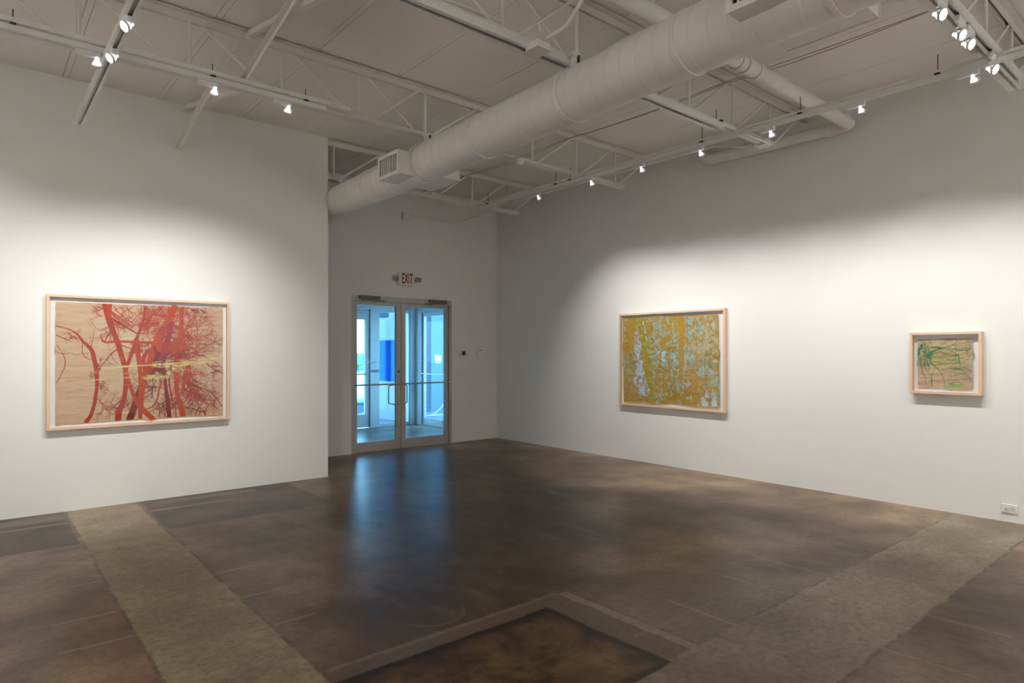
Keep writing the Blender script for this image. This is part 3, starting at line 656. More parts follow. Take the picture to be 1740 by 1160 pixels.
for a, b_ in ((.05, .922), (.928, 1.80)):
    lf = leafY(d3, a, b_, 2.165, .03, .06, .14, .07)
    if a > .5:
        gp3 = [o for o in lf.children if o.name.startswith('glass')][0]
        MB().add([(.062, 1.20, 1.235), (.062, 1.42, 1.235), (.062, 1.42, 1.345), (.062, 1.20, 1.345)], [(0, 1, 2, 3)]).build('notice', M['sticker'], gp3)
        MB().add([(.062, 1.22, 1.200), (.062, 1.40, 1.200), (.062, 1.40, 1.216), (.062, 1.22, 1.216)], [(0, 1, 2, 3)]).build('small_lettering', M['vinyl'], gp3)
    MB().tube([(-.02, a+.03, .99), (-.02, b_-.03, .99)], .011, 10).build('push_bar', M['chrome'], lf, True)

# ------------------------------------------------------------------ outside
def porch_mat():
    t = NT('pale_concrete'); t.put(t.b.inputs['Base Color'], t.ramp(t.noise(2, 6), (.3, (.70, .70, .69)), (.7, (.80, .80, .79)))); t.b.inputs['Roughness'].default_value = .8; return t.m
M['porch'] = porch_mat(); M['porch_dark'] = paint('grey_paving', (.16, .17, .18), .6, .12, 3)
struct('floor_porch', MB().box(5.72, 6.60, 10.87, 12.6, -.2, -.005), M['porch_dark'])  # paved porch slab outside the vestibule window
struct('wall_terrace', MB().box(6.605, 6.72, 10.87, 12.52, -.3, 3.1), M['ext'])
struct('floor_terrace', MB().box(6.83, 11.0, 7.5, 13.6, -.2, -.02), M['porch_dark'])
struct('ground', MB().box(-80, 120, 10.87, 160, -1.7, -1.5), M['porch'])
# striped blue picture on the terrace wall
pm = [paint('sky_blue_stripe', (.004, .12, .26), .9, .03, 5, spec=.02), paint('deep_blue_stripe', (.002, .030, .17), .9, .03, 5, spec=.02), paint('mid_blue_stripe', (.002, .045, .21), .9, .03, 5, spec=.02)]
b = MB(); ye = [11.30, 11.60, 11.735, 11.87, 12.48]; mi = [0, 1, 2, 0]
for (a, b_), k in zip(zip(ye[:-1], ye[1:]), mi): b.box(-.045, -.04, a-12, b_-12, .0, .85, k)
st = empty('striped_picture', (6.605, 12, .80), 'blue picture with broad vertical stripes on the white wall beyond the vestibule', 'picture')
b.build('striped_face', pm, st); MB().box(-.04, 0, -.70, .48, 0, .85).build('stretcher', M['mat'], st)
# brick building and column beyond the side door
def brick():
    t = NT('grey_blue_brick'); bt = t.n.new('ShaderNodeTexBrick'); mp = t.n.new('ShaderNodeMapping'); mp.inputs['Rotation'].default_value = (math.pi/2, 0, 0)
    t.l.new(t.pos, mp.inputs[0]); t.l.new(mp.outputs[0], bt.inputs['Vector']); bt.inputs['Scale'].default_value = 4.2
    bt.inputs['Color1'].default_value = (.09, .08, .08, 1); bt.inputs['Color2'].default_value = (.12, .10, .095, 1); bt.inputs['Mortar'].default_value = (.14, .135, .13, 1)
    t.l.new(bt.outputs[0], t.b.inputs['Base Color']); t.b.inputs['Roughness'].default_value = .9; t.b.inputs['Specular IOR Level'].default_value = .05; return t.m
bb = empty('brick_building', (9.0, 12.9, 0), 'dark brick wall of a building seen through the right-hand vestibule door', 'building')
MB().box(-1.45, 3.2, 0, .5, -.02, 3.6).build('brick_wall', brick(), bb)
MB().box(-.65, .1, -.03, .02, -.02, 2.5).build('shutter_door', paint('dark_door_paint', (.10, .16, .22), .5, .06, 3), bb)
co = empty('white_column', (7.33, 12.25, 0), 'slim white column outside the right-hand vestibule door', 'column')
MB().box(-.07, .07, -.07, .07, -.02, 3.4, bev=.01).build('shaft', M['wall'], co); MB().box(-.10, .10, -.10, .10, -.02, .08, bev=.01).build('plinth', M['wall'], co)
ch = empty('bicycle_rack', (7.95, 12.0, 0), 'curved white tube rack standing on the paving outside the right-hand vestibule door', 'rack')
MB().tube([(-.25, 0, -.02), (-.05, 0, .04), (.12, 0, .16), (.22, .02, .30)], .010, 10).build('hoop', M['plastic'], ch, True)
MB().tube([(-.30, -.05, 0), (.30, -.05, 0)], .010, 10).build('foot_bar', M['plastic'], ch, True)
# trees, kerb, awning, car seen through the left vestibule door
fol = NT('hazy_green_foliage'); fol.put(fol.b.inputs['Base Color'], fol.ramp(fol.noise(6, 6), (.3, (.14, .22, .13)), (.7, (.26, .34, .22)))); fol.b.inputs['Roughness'].default_value = .8
bark = paint('grey_bark', (.20, .16, .12), .8, .2, 8)
def tree(x, y, h, r, label, seed):
    random.seed(seed); o = empty('tree', (x, y, -1.5), label, 'tree')
    MB().tube([(0, 0, 0), (.1, 0, h*.35), (0, .1, h*.6)], .12, 10, radii=[.16, .12, .07]).build('trunk', bark, o, True)
    b = MB()
    for k in range(44):
        a = random.uniform(0, 6.28); rr = r*random.uniform(.1, .85); cz = h*random.uniform(.70, .95); cr = r*random.uniform(.12, .24)
        cx, cy = rr*math.cos(a), rr*math.sin(a); n = 10; vs = []; fs = []
        for i in range(1, 7):
            th = math.pi*i/7
            for j in range(n):
                q = cr*random.uniform(.8, 1.2); vs.append((cx+q*math.sin(th)*math.cos(2*math.pi*j/n), cy+q*math.sin(th)*math.sin(2*math.pi*j/n), cz+q*math.cos(th)*.8))
        for i in range(5):
            for j in range(n): fs.append((i*n+j, i*n+(j+1) % n, (i+1)*n+(j+1) % n, (i+1)*n+j))
        fs.append(tuple(range(n))); fs.append(tuple(5*n+j for j in range(n))); b.add(vs, fs)
    b.build('foliage', fol.m, o, True, sharp=180)
def along(t, side=0):        # points down the line of sight of the left vestibule door
    return .463*t+side*.9, .918*t-side*.45
for i, (t_, sd_, h_, r_, lab) in enumerate(((37, -3.6, 2.9, 2.0, 'hazy green tree across the road, left one seen through the outer door'),
                                       (40, .6, 2.8, 2.0, 'hazy green tree across the road, middle one seen through the outer door'), (44, 5.4, 3.1, 2.4, 'hazy green tree across the road, right one behind the door stile'))):
    x, y = along(t_, sd_); tree(x, y, h_, r_, lab, i+3)
aw = empty('awning', (5.0, 11.9, 2.10), 'pale blue-green awning edge over the outer entrance', 'awning')
MB().box(-1.6, 1.4, -.5, .3, 0, .12, bev=.02).build('awning_roof', paint('teal_fascia', (.08, .17, .19), .6, .05, 4), aw)
for x_ in (-1.5, -.1): MB().tube([(x_, 0, 0), (x_, 0, -3.65)], .03, 10).build('post', M['alu'], aw, True)
cx_, cy_ = along(19.5, .0)
car = empty('parked_car', (cx_, cy_, -1.5), 'pale silver parked car seen low through the outer door', 'car'); car.rotation_euler[2] = math.radians(62)
cp = paint('silver_car_paint', (.10, .15, .16), .5, .03, 4, spec=.15)
def car_body():
    st = [(-2.15, .35, .60, .70), (-2.05, .30, .78, .82), (-1.2, .25, .92, .88), (0, .22, .98, .90), (1.1, .24, .96, .89), (1.95, .30, .88, .84), (2.15, .38, .70, .72)]
    vs = []; fs = []
    for x, z0, z1, hw in st:
        vs += [(x, -hw, z0), (x, -hw, (z0+z1)*.55), (x, -hw*.9, z1), (x, hw*.9, z1), (x, hw, (z0+z1)*.55), (x, hw, z0)]
    for i in range(len(st)-1):
        for j in range(6): fs.append((i*6+j, i*6+(j+1) % 6, (i+1)*6+(j+1) % 6, (i+1)*6+j))
    fs.append(tuple(range(6))); fs.append(tuple((len(st)-1)*6+j for j in range(6))); return MB().add(vs, fs)
car_body().build('body', cp, car, True)
vs = []; 
for x, z, hw in ((-1.75, .90, .80), (-.95, 1.38, .64), (.45, 1.42, .66), (1.15, .96, .80)): vs += [(x, -hw, z), (x, hw, z)]
lo = [(-1.75, -.80, .88), (-1.75, .80, .88), (1.15, -.80, .90), (1.15, .80, .90)]
MB().add(vs, [(0, 2, 3, 1), (2, 4, 5, 3), (4, 6, 7, 5), (0, 6, 4, 2), (1, 3, 5, 7), (0, 1, 7, 6)]).build('cabin_glass', M['lcd'], car)
MB().box(-.95, .45, -.65, .65, 1.37, 1.44, bev=.03).build('roof', cp, car)
for x in (-1.35, 1.35):
    for s in (-1, 1):
        m = Matrix.Translation((x, s*.80, .32)) @ Matrix.Rotation(math.pi/2, 4, 'X')
        wh = MB().lathe([(.20, -.10), (.31, -.10), (.33, -.05), (.33, .05), (.31, .10), (.20, .10)], 28, mat=m).build('wheel', M['black'], car, True)
        MB().lathe([(.20, -.09), (.20, .09)], 20, mat=m, cap0=True, cap1=True).build('hub', M['chrome'], wh, True)

# ------------------------------------------------------------------ framed works on paper
class Canvas:
    def __init__(s, w, h, mm, base):
        s.k = 1000/mm; s.W = int(w*s.k); s.H = int(h*s.k); s.w, s.h = w, h
        s.a = np.tile(np.array(base, np.float32), (s.H, s.W, 1)); s.m = np.ones((s.H, s.W), bool)
    def seg(s, p, q, r0, r1, col, op=1.0):
        k = s.k; x0, y0, x1, y1 = p[0]*k, p[1]*k, q[0]*k, q[1]*k; r0 *= k; r1 *= k; R = max(r0, r1)+1.5
        xa, xb = int(max(0, min(x0, x1)-R)), int(min(s.W, max(x0, x1)+R+1)); ya, yb = int(max(0, min(y0, y1)-R)), int(min(s.H, max(y0, y1)+R+1))
        if xa >= xb or ya >= yb: return
        Y, X = np.mgrid[ya:yb, xa:xb].astype(np.float32); dx, dy = x1-x0, y1-y0; L = dx*dx+dy*dy+1e-6
        t = np.clip(((X-x0)*dx+(Y-y0)*dy)/L, 0, 1); d = np.hypot(X-x0-t*dx, Y-y0-t*dy); al = np.clip(r0+(r1-r0)*t-d+.5, 0, 1)*min(1, op)
        al = al[..., None]; v = s.a[ya:yb, xa:xb]; v[:] = v*(1-al)+np.array(col, np.float32)*al
    def line(s, pts, col, op=1.0):        # pts: (x, y, r)
        for a, b in zip(pts[:-1], pts[1:]): s.seg(a, b, a[2], b[2], col, op)
    def smooth(s, pts, n=5):
        P = [np.array(p, float) for p in pts]; out = []
        for i in range(len(P)-1):
            p0 = P[max(i-1, 0)]; p1 = P[i]; p2 = P[i+1]; p3 = P[min(i+2, len(P)-1)]
            for k in range(n):
                t = k/n; out.append(.5*((2*p1)+(-p0+p2)*t+(2*p0-5*p1+4*p2-p3)*t*t+(-p0+3*p1-3*p2+p3)*t**3))
        out.append(P[-1]); return out
    def twig(s, x, y, ang, L, r, col, depth, rnd, curl=.35, fork=.45, op=1.0):
        n = max(3, int(L/.012)); st = L/n; px, py = x, y; bend = rnd.uniform(-.12, .12)
        for i in range(n):
            ang += bend+rnd.uniform(-curl, curl); nx, ny = px+math.cos(ang)*st, py+math.sin(ang)*st; rr = r*(1-.7*i/n)
            s.seg((px, py), (nx, ny), rr, r*(1-.7*(i+1)/n), col, op); px, py = nx, ny
            if depth > 0 and rnd.random() < fork: s.twig(px, py, ang+rnd.choice((-1, 1))*rnd.uniform(.5, 1.2), L*rnd.uniform(.35, .65), rr*.75, col, depth-1, rnd, curl, fork, op)
    def noise(s, sx, sy, seed, oct=4):
        rs = np.random.RandomState(seed); out = np.zeros((s.H, s.W), np.float32); amp = 1; tot = 0
        for o in range(oct):
            gx, gy = max(2, int(s.w/sx*2**o)+2), max(2, int(s.h/sy*2**o)+2); g = rs.rand(gy, gx).astype(np.float32)
            ys = np.linspace(0, gy-1.001, s.H); xs = np.linspace(0, gx-1.001, s.W); yi = ys.astype(int); xi = xs.astype(int); fy = (ys-yi)[:, None]; fx = (xs-xi)[None]
            fy = fy*fy*(3-2*fy); fx = fx*fx*(3-2*fx)
            v = g[yi][:, xi]*(1-fy)*(1-fx)+g[yi+1][:, xi]*fy*(1-fx)+g[yi][:, xi+1]*(1-fy)*fx+g[yi+1][:, xi+1]*fy*fx
            out += v*amp; tot += amp; amp *= .55
        return out/tot
    def blend(s, mask, col):
        m = np.clip(mask, 0, 1)[..., None]; s.a = s.a*(1-m)+np.array(col, np.float32)*m
    def poly(s, pts, rough=None):
        Y, X = np.mgrid[0:s.H, 0:s.W].astype(np.float32); X = X/s.k; Y = Y/s.k
        if rough is not None: X = X+rough[0]; Y = Y+rough[1]
        ins = np.zeros((s.H, s.W), bool); n = len(pts)
        for i in range(n):
            x0, y0 = pts[i]; x1, y1 = pts[(i+1) % n]
            if y0 == y1: continue
            c = ((y0 > Y) != (y1 > Y)) & (X < (x1-x0)*(Y-y0)/(y1-y0)+x0); ins ^= c
        return ins
    def sheet(s, name, parent, place, relief, rough=.8):
        """fine grid in the plane of the paper; place(x, y, out) -> local point, y down"""
        H, W_ = s.H, s.W; Y, X = np.mgrid[0:H+1, 0:W_+1].astype(np.float32); X /= s.k; Y /= s.k
        R = np.pad(relief, ((0, 1), (0, 1)), mode='edge'); P = place(X, Y, R).reshape(-1, 3)
        idx = np.arange((H+1)*(W_+1)).reshape(H+1, W_+1); q = np.stack([idx[:-1, :-1], idx[1:, :-1], idx[1:, 1:], idx[:-1, 1:]], -1)[s.m].reshape(-1, 4)
        used = np.unique(q); rem = np.full((H+1)*(W_+1), -1); rem[used] = np.arange(len(used)); q = rem[q]; P = P[used]
        colr = np.pad(s.a, ((0, 1), (0, 1), (0, 0)), mode='edge').reshape(-1, 3)[used]
        me = bpy.data.meshes.new(name); me.vertices.add(len(P)); me.vertices.foreach_set('co', P.astype(np.float32).ravel())
        me.loops.add(q.size); me.loops.foreach_set('vertex_index', q.ravel().astype(np.int32)); me.polygons.add(len(q))
        me.polygons.foreach_set('loop_start', np.arange(0, q.size, 4, dtype=np.int32)); me.update(calc_edges=True); me.validate()
        ca = me.color_attributes.new('pigment', 'FLOAT_COLOR', 'POINT'); ca.data.foreach_set('color', np.concatenate([colr, np.ones((len(colr), 1), np.float32)], 1).astype(np.float32).ravel())
        t = NT(name+'_pigment'); at = t.n.new('ShaderNodeAttribute'); at.attribute_name = 'pigment'
        g = t.ramp(t.noise(90, 3), (.3, .93), (.7, 1.0)); t.put(t.b.inputs['Base Color'], t.mix(1.0, at.outputs['Color'], g, 'MULTIPLY')); t.b.inputs['Roughness'].default_value = rough; t.b.inputs['Specular IOR Level'].default_value = .2
        me.materials.append(t.m); o = bpy.data.objects.new(name, me); COL.objects.link(o); o.parent = parent; return o
def hom(H, x, y):
    d = H[6]*x+H[7]*y+1; return (H[0]*x+H[1]*y+H[2])/d, (H[3]*x+H[4]*y+H[5])/d

def box_frame(o, w, h, st, dep, to_local):
    """four stiles of a box frame, mat board and glazing; local frame: a across, z up, d out of the wall"""
    def bx(b, a0, a1, z0, z1, d0, d1):
        p = [to_local(a, z, d) for a in (a0, a1) for z in (z0, z1) for d in (d0, d1)]
        mn = [min(q[i] for q in p) for i in range(3)]; mxx = [max(q[i] for q in p) for i in range(3)]; b.box(mn[0], mxx[0], mn[1], mxx[1], mn[2], mxx[2])
    b = MB(); bx(b, 0, st, 0, h, 0, dep); bx(b, w-st, w, 0, h, 0, dep); bx(b, st, w-st, 0, st, 0, dep); bx(b, st, w-st, h-st, h, 0, dep)
    b.build('frame', M['wood'], o)
    b = MB(); bx(b, st, w-st, st, h-st, .004, .012); b.build('mat_board', M['mat'], o)
    b = MB(); bx(b, st, w-st, st, h-st, dep-.007, dep-.004); b.build('glazing', M['glaze'], o)

# --- picture with red trees (left wall)
F1 = (.480, 1.982, .727, 1.910)
a1 = empty('framed_print', (F1[0], YL, F1[2]), 'large pale-wood framed work with red bare trees on tan paper, on the left wall', 'framed picture')
box_frame(a1, F1[1]-F1[0], F1[3]-F1[2], .022, .055, lambda a, z, d: (a, -d, z))
PX0, PX1, PZ0, PZ1 = .536, 1.934, .760, 1.862
cv = Canvas(PX1-PX0, PZ1-PZ0, 2.3, (.60, .42, .27)); rnd = random.Random(7)
H1 = [0.0008975293, 0.0, 0.4049518, -0.0001570028, -0.001175333, 2.003423, -0.0001113495, 0.0]
def c1(x, y, w=None):
    X, Z = hom(H1, x, y); p = (X-PX0, PZ1-Z); return p if w is None else (*p, w*.00056)
n1 = cv.noise(.30, .05, 1); n2 = cv.noise(.5, .5, 2); n3 = cv.noise(.10, .012, 5, 3)
cv.blend((n1-.45)*1.2, (.46, .31, .195)); cv.blend((n2-.5)*1.5, (.70, .52, .36)); cv.blend((n3-.62)*2.2, (.40, .27, .17))
cv.blend(cv.poly([c1(435, 270), c1(760, 270), c1(760, 480), c1(470, 480), c1(440, 330)])*.45, (.60, .53, .39))
for y in (355, 385, 445, 600, 700, 840, 905): cv.line([(*c1(150, y+rnd.uniform(-6, 6)), .0009), (*c1(1365, y*1.0+rnd.uniform(-6, 6)-(y-600)*.05), .0009)], (.36, .24, .15), .45)
RED = (.38, .030, .010); ORG = (.44, .055, .010); DRK = (.19, .011, .008); BRI = (.46, .046, .016); MAG = (.29, .022, .040)
def tr(pts, col, op=1): cv.line(cv.smooth([c1(*p) for p in pts]), col, op)
def cluster(x, y, n, L, w, col, d=2, ang=None, sx=40, sy=40, fork=.4, curl=.35):
    for _ in range(n):
        px, py = x+rnd.uniform(-sx, sx), y+rnd.uniform(-sy, sy); a = rnd.uniform(0, 6.28) if ang is None else ang+rnd.uniform(-.7, .7)
        cv.twig(*c1(px, py), a, L*rnd.uniform(.6, 1.3), w*1.5, col, d, rnd, curl, fork)
# long branches, twig thickets, then trunks over them
cluster(1080, 420, 14, .26, .0030, RED, 2, None, 60, 160, .3, .09); cluster(960, 300, 10, .24, .0030, RED, 2, None, 60, 100, .3, .09); cluster(560, 260, 9, .20, .0026, RED, 2, .6, 30, 80, .3, .09)
cluster(800, 330, 8, .22, .0028, RED, 2, -.8, 60, 90, .3, .09); cluster(1080, 740, 10, .26, .0028, DRK, 2, .5, 40, 80, .3, .09); cluster(900, 780, 8, .20, .0026, DRK, 2, None, 60, 80, .3, .09); cluster(1090, 560, 8, .24, .0026, RED, 2, .2, 30, 60, .3, .09)
cluster(1140, 330, 46, .10, .0022, RED, 2, None, 110, 130); cluster(1230, 330, 10, .10, .0016, RED, 2, -.3, 40, 100)
cluster(1120, 470, 26, .09, .0024, DRK, 2, None, 70, 70); cluster(1000, 470, 36, .06, .0026, MAG, 2, None, 60, 110)
cluster(620, 250, 26, .09, .0018, RED, 2, .3, 60, 80); cluster(470, 215, 14, .07, .0018, RED, 1, 3.3, 35, 60)
cluster(880, 240, 22, .10, .0018, RED, 2, None, 80, 80); cluster(820, 480, 22, .06, .0022, DRK, 2, None, 70, 50); cluster(980, 200, 14, .08, .0020, RED, 1, None, 60, 40)
cluster(880, 640, 36, .06, .0024, DRK, 2, None, 80, 60); cluster(860, 740, 14, .08, .0014, DRK, 2, None, 70, 40); cluster(1080, 640, 30, .07, .0026, RED, 2, 1.5, 50, 60)
cluster(1120, 790, 26, .09, .0018, RED, 2, None, 60, 50); cluster(1330, 640, 12, .08, .0022, DRK, 2, None, 40, 50); cluster(1200, 660, 12, .04, .002, RED, 1, 0, 30, 10)
cluster(540, 900, 14, .10, .0018, DRK, 2, None, 70, 50); cluster(660, 900, 9, .07, .0016, DRK, 1, None, 40, 40); cluster(1190, 860, 14, .11, .0017, RED, 2, None, 90, 50)
cluster(1300, 830, 12, .12, .0017, RED, 2, None, 60, 60); cluster(1150, 920, 12, .10, .0018, DRK, 2, None, 110, 30); cluster(900, 900, 10, .12, .0017, DRK, 2, None, 80, 40)
cluster(460, 600, 10, .04, .0018, DRK, 1, -1.2, 20, 40); cluster(430, 690, 9, .04, .0016, DRK, 1, -2.2, 25, 20); cluster(480, 740, 12, .06, .0016, DRK, 1, 1.0, 20, 30); cluster(300, 400, 10, .06, .0016, RED, 1, None, 70, 30)
cluster(1270, 480, 14, .09, .0016, DRK, 2, -.4, 60, 50); cluster(1180, 200, 10, .08, .0018, DRK, 1, .5, 60, 12); cluster(1010, 850, 14, .08, .002, DRK, 2, 1.6, 30, 60)
for p in ([(152, 382, 5), (185, 397, 6), (240, 418, 6), (275, 395, 6), (310, 410, 6)], [(138, 500, 5), (200, 520, 5), (250, 514, 4), (300, 526, 4), (345, 518, 4), (385, 520, 4)], [(200, 520, 5), (218, 560, 6), (215, 615, 6), (190, 670, 5), (155, 735, 5)],
          [(160, 452, 4), (180, 490, 4), (205, 520, 5)], [(345, 440, 5), (345, 510, 5), (380, 555, 5), (430, 562, 4)], [(310, 375, 5), (328, 335, 3)], [(300, 355, 4), (335, 350, 3)], [(405, 470, 5), (422, 410, 4), (426, 350, 2)], [(390, 455, 4), (405, 420, 3), (395, 380, 2)],
          [(465, 650, 6), (485, 605, 6), (530, 550, 7), (565, 510, 7), (612, 485, 7)], [(555, 520, 5), (570, 560, 4), (602, 590, 3)], [(520, 555, 4), (545, 590, 3), (570, 600, 2)], [(455, 730, 5), (490, 770, 4), (525, 812, 3)],
          [(445, 840, 5), (490, 880, 5), (520, 930, 5), (560, 960, 4), (590, 945, 4)], [(490, 880, 4), (540, 870, 4), (580, 900, 3)], [(1090, 730, 8), (1150, 742, 9), (1210, 768, 8), (1270, 790, 8), (1320, 840, 7), (1366, 905, 5)],
          [(1085, 770, 7), (1130, 850, 6), (1150, 900, 5)], [(1090, 905, 7), (1150, 920, 9), (1200, 940, 9), (1240, 945, 8)], [(1242, 965, 14), (1240, 940, 10), (1270, 890, 7), (1330, 850, 5), (1360, 820, 4)], [(1170, 965, 9), (1185, 930, 8), (1215, 880, 6), (1238, 855, 4)],
          [(1210, 770, 6), (1150, 800, 6), (1130, 850, 4)], [(1100, 520, 7), (1180, 520, 6), (1270, 560, 6), (1330, 590, 5), (1368, 625, 4)], [(1130, 470, 7), (1200, 480, 6), (1270, 455, 5), (1310, 415, 4), (1330, 380, 3)], [(1250, 590, 7), (1290, 620, 7), (1340, 650, 6), (1372, 665, 5)],
          [(560, 260, 9), (620, 300, 9), (690, 340, 10), (740, 370, 10)], [(770, 330, 7), (850, 300, 7), (910, 300, 6)], [(760, 360, 7), (840, 320, 7), (900, 315, 5)], [(790, 265, 8), (860, 240, 7), (920, 190, 6), (935, 165, 6)], [(600, 440, 9), (650, 465, 9), (700, 480, 8)],
          [(800, 930, 8), (860, 900, 12), (890, 850, 12), (905, 780, 12), (930, 690, 11), (940, 640, 10)], [(800, 960, 7), (870, 930, 6), (960, 890, 5)], [(1030, 980, 10), (1020, 900, 9), (1000, 840, 7), (1010, 760, 6)], [(510, 425, 7), (520, 400, 7), (550, 370, 8), (565, 350, 8)]):
    tr(p, RED if rnd.random() < .6 else DRK)
tr([(375, 1012, 32), (402, 975, 26), (427, 905, 26), (441, 830, 26), (450, 760, 26), (450, 690, 30), (446, 640, 30), (433, 570, 32), (415, 500, 30), (385, 462, 24), (345, 425, 20), (310, 380, 14), (268, 350, 10), (210, 330, 8), (150, 316, 8)], RED)
tr([(690, 997, 52), (715, 930, 52), (745, 840, 50), (790, 720, 46)], DRK); tr([(765, 900, 40), (790, 720, 44), (815, 650, 50), (845, 560, 58), (880, 450, 62), (930, 355, 62), (965, 290, 56), (1000, 215, 56), (1025, 172, 44)], BRI)
tr([(800, 690, 44), (850, 600, 60), (870, 540, 64), (905, 480, 60)], ORG)
tr([(605, 1003, 46), (612, 935, 46), (640, 880, 40), (656, 800, 34), (662, 700, 34), (655, 620, 36), (632, 540, 38), (602, 440, 40), (572, 360, 38), (545, 290, 44), (528, 230, 44), (503, 150, 34)], RED); tr([(545, 152, 30), (540, 250, 34)], BRI)
tr([(765, 1000, 26), (772, 860, 44), (772, 700, 38), (755, 560, 34), (745, 450, 46), (735, 420, 36)], ORG, .9)
tr([(860, 997, 40), (780, 920, 40), (730, 850, 34), (695, 760, 28), (675, 690, 26), (664, 640, 26)], ORG); tr([(668, 620, 26), (682, 580, 26), (702, 520, 28), (730, 440, 28), (752, 380, 24), (782, 300, 20), (797, 245, 18), (803, 160, 16)], RED)
tr([(940, 1000, 0), (950, 640, 0)], DRK); tr([(980, 980, 34), (968, 880, 34), (955, 780, 28), (945, 690, 26)], DRK); tr([(940, 650, 34), (935, 560, 44), (960, 450, 44), (985, 350, 40), (995, 300, 34)], MAG)
tr([(1000, 860, 14), (985, 780, 16), (975, 700, 16)], RED); tr([(900, 520, 40), (880, 600, 44), (920, 650, 40), (960, 660, 36)], DRK)
tr([(1080, 972, 46), (1062, 900, 44), (1035, 810, 38), (1030, 710, 38), (1034, 610, 50), (1045, 520, 66), (1055, 440, 54), (1062, 380, 40), (1068, 300, 34), (1066, 230, 30), (1078, 180, 26)], BRI)
tr([(478, 382, 10), (488, 420, 16), (515, 434, 18), (560, 432, 18), (620, 430, 20), (700, 432, 18), (800, 437, 22), (870, 440, 26), (950, 455, 34), (1020, 470, 60), (1090, 470, 44), (1130, 478, 26), (1160, 480, 12)], ORG); tr([(940, 480, 60), (1000, 500, 60), (1040, 520, 60)], BRI, .85)
cluster(1000, 560, 30, .07, .0030, DRK, 2, None, 60, 60); cluster(960, 420, 26, .07, .0026, MAG, 2, None, 40, 110); cluster(1110, 430, 26, .07, .0026, RED, 2, None, 40, 130); cluster(900, 600, 24, .05, .0030, DRK, 2, None, 60, 60)
cluster(740, 480, 14, .06, .0026, RED, 2, None, 50, 40); cluster(1060, 720, 18, .06, .0026, RED, 2, 1.4, 40, 90); cluster(860, 270, 14, .12, .0026, RED, 2, 2.4, 70, 60); cluster(940, 900, 12, .08, .0022, DRK, 2, 1.5, 40, 60)
tr([(1120, 600, 30), (1095, 660, 34), (1090, 720, 26), (1075, 780, 14)], RED, .9); tr([(870, 470, 20), (890, 560, 26), (880, 620, 30), (830, 690, 20)], DRK, .9); tr([(820, 500, 30), (790, 560, 30), (800, 640, 26)], RED, .9)
# yellow-green streaks of the print lying across the trees
YEL = (.66, .60, .22); 
def streak(x0, x1, y, w, n, op=.9, col=YEL):
    for _ in range(n):
        a = rnd.uniform(x0, x1); l = rnd.uniform(12, 70); yy = y+rnd.gauss(0, w); cv.line([(*c1(a, yy), .0004), (*c1(a+l*.5, yy-l*.02), .0018), (*c1(a+l, yy-l*.04), .0004)], col, op)
tr([(480, 622, 2), (560, 622, 10), (640, 612, 14), (760, 606, 9), (880, 600, 8), (1000, 590, 10), (1080, 585, 8)], YEL); streak(1040, 1200, 585, 12, 90); streak(1180, 1320, 555, 16, 40, .7); streak(850, 1040, 600, 12, 50)
for cx, cy, hh in ((965, 600, 46), (880, 600, 22), (1010, 625, 18), (970, 660, 26), (840, 690, 18)):
    for _ in range(16): x = cx+rnd.gauss(0, 9); cv.line([(*c1(x, cy-rnd.uniform(0, hh)), .0005), (*c1(x+rnd.uniform(-3, 3), cy), .0028), (*c1(x, cy+rnd.uniform(0, hh)), .0005)], YEL, .9)
streak(770, 930, 688, 9, 50); streak(620, 690, 693, 2, 6, 1); streak(380, 470, 712, 2, 8, 1); streak(200, 480, 655, 12, 26, .45); streak(500, 660, 690, 30, 24, .4); streak(500, 640, 570, 6, 8, .5); streak(180, 460, 760, 40, 20, .25); streak(1000, 1060, 640, 14, 14, .9)
for x, y in ((210, 495), (1010, 100)):
    for _ in range(10): px, py = x+rnd.uniform(-10, 10), y+rnd.uniform(-14, 14); cv.line([(*c1(px, py), .004), (*c1(px+4, py+8), .003)], (.33, .33, .29), .25)
e = cv.noise(.12, .12, 9)*.010; e2 = cv.noise(.03, .03, 10)*.004
m1 = cv.poly([c1(147, 137), c1(480, 150), c1(980, 170), c1(1010, 156), c1(1040, 172), c1(1369, 186), c1(1369, 630), c1(1378, 655), c1(1369, 700), c1(1368, 967), c1(1100, 975), c1(880, 990), c1(850, 1006), c1(800, 993), c1(400, 1020), c1(147, 1037), c1(148, 530), c1(138, 515), c1(140, 480), c1(148, 465)], (e-.005+e2-.002, e-.005+e2-.002))
cv.m = m1
ox, oz = PX0-F1[0], PZ1-F1[2]
cv.sheet('printed_sheet', a1, lambda X, Y, R: np.stack([X+ox, -(.020+.006*R), oz-Y], -1), cv.noise(.25, .04, 11, 4))

# --- ochre and turquoise picture (right wall)
F2 = (3.948, 5.500, .716, 1.905)
a2 = empty('framed_print', (XR, F2[1], F2[2]), 'large pale-wood framed work in ochre and turquoise, hanging on the right wall', 'framed picture')
box_frame(a2, F2[1]-F2[0], F2[3]-F2[2], .024, .055, lambda a, z, d: (-d, -a, z))
QY0, QY1, QZ0, QZ1 = 4.020, 5.475, .745, 1.862
cv = Canvas(QY1-QY0, QZ1-QZ0, 3.6, (.50, .31, .055)); rnd = random.Random(11)
H2 = [-0.0009204552, 0.0, 5.6439, 0.0002352533, -0.001425638, 2.099082, 0.0001668463, 0.0]
def c2(x, y, w=None):
    Yw, Z = hom(H2, x, y); p = (QY1-Yw, QZ1-Z); return p if w is None else (*p, w*.5*.00125)
n1 = cv.noise(.25, .4, 21); n2 = cv.noise(.08, .05, 22); cv.blend((n1-.45)*1.4, (.42, .28, .045)); cv.blend((n2-.55)*1.6, (.58, .40, .09)); cv.blend((cv.noise(.15, .12, 23)-.55)*2, (.36, .36, .04))
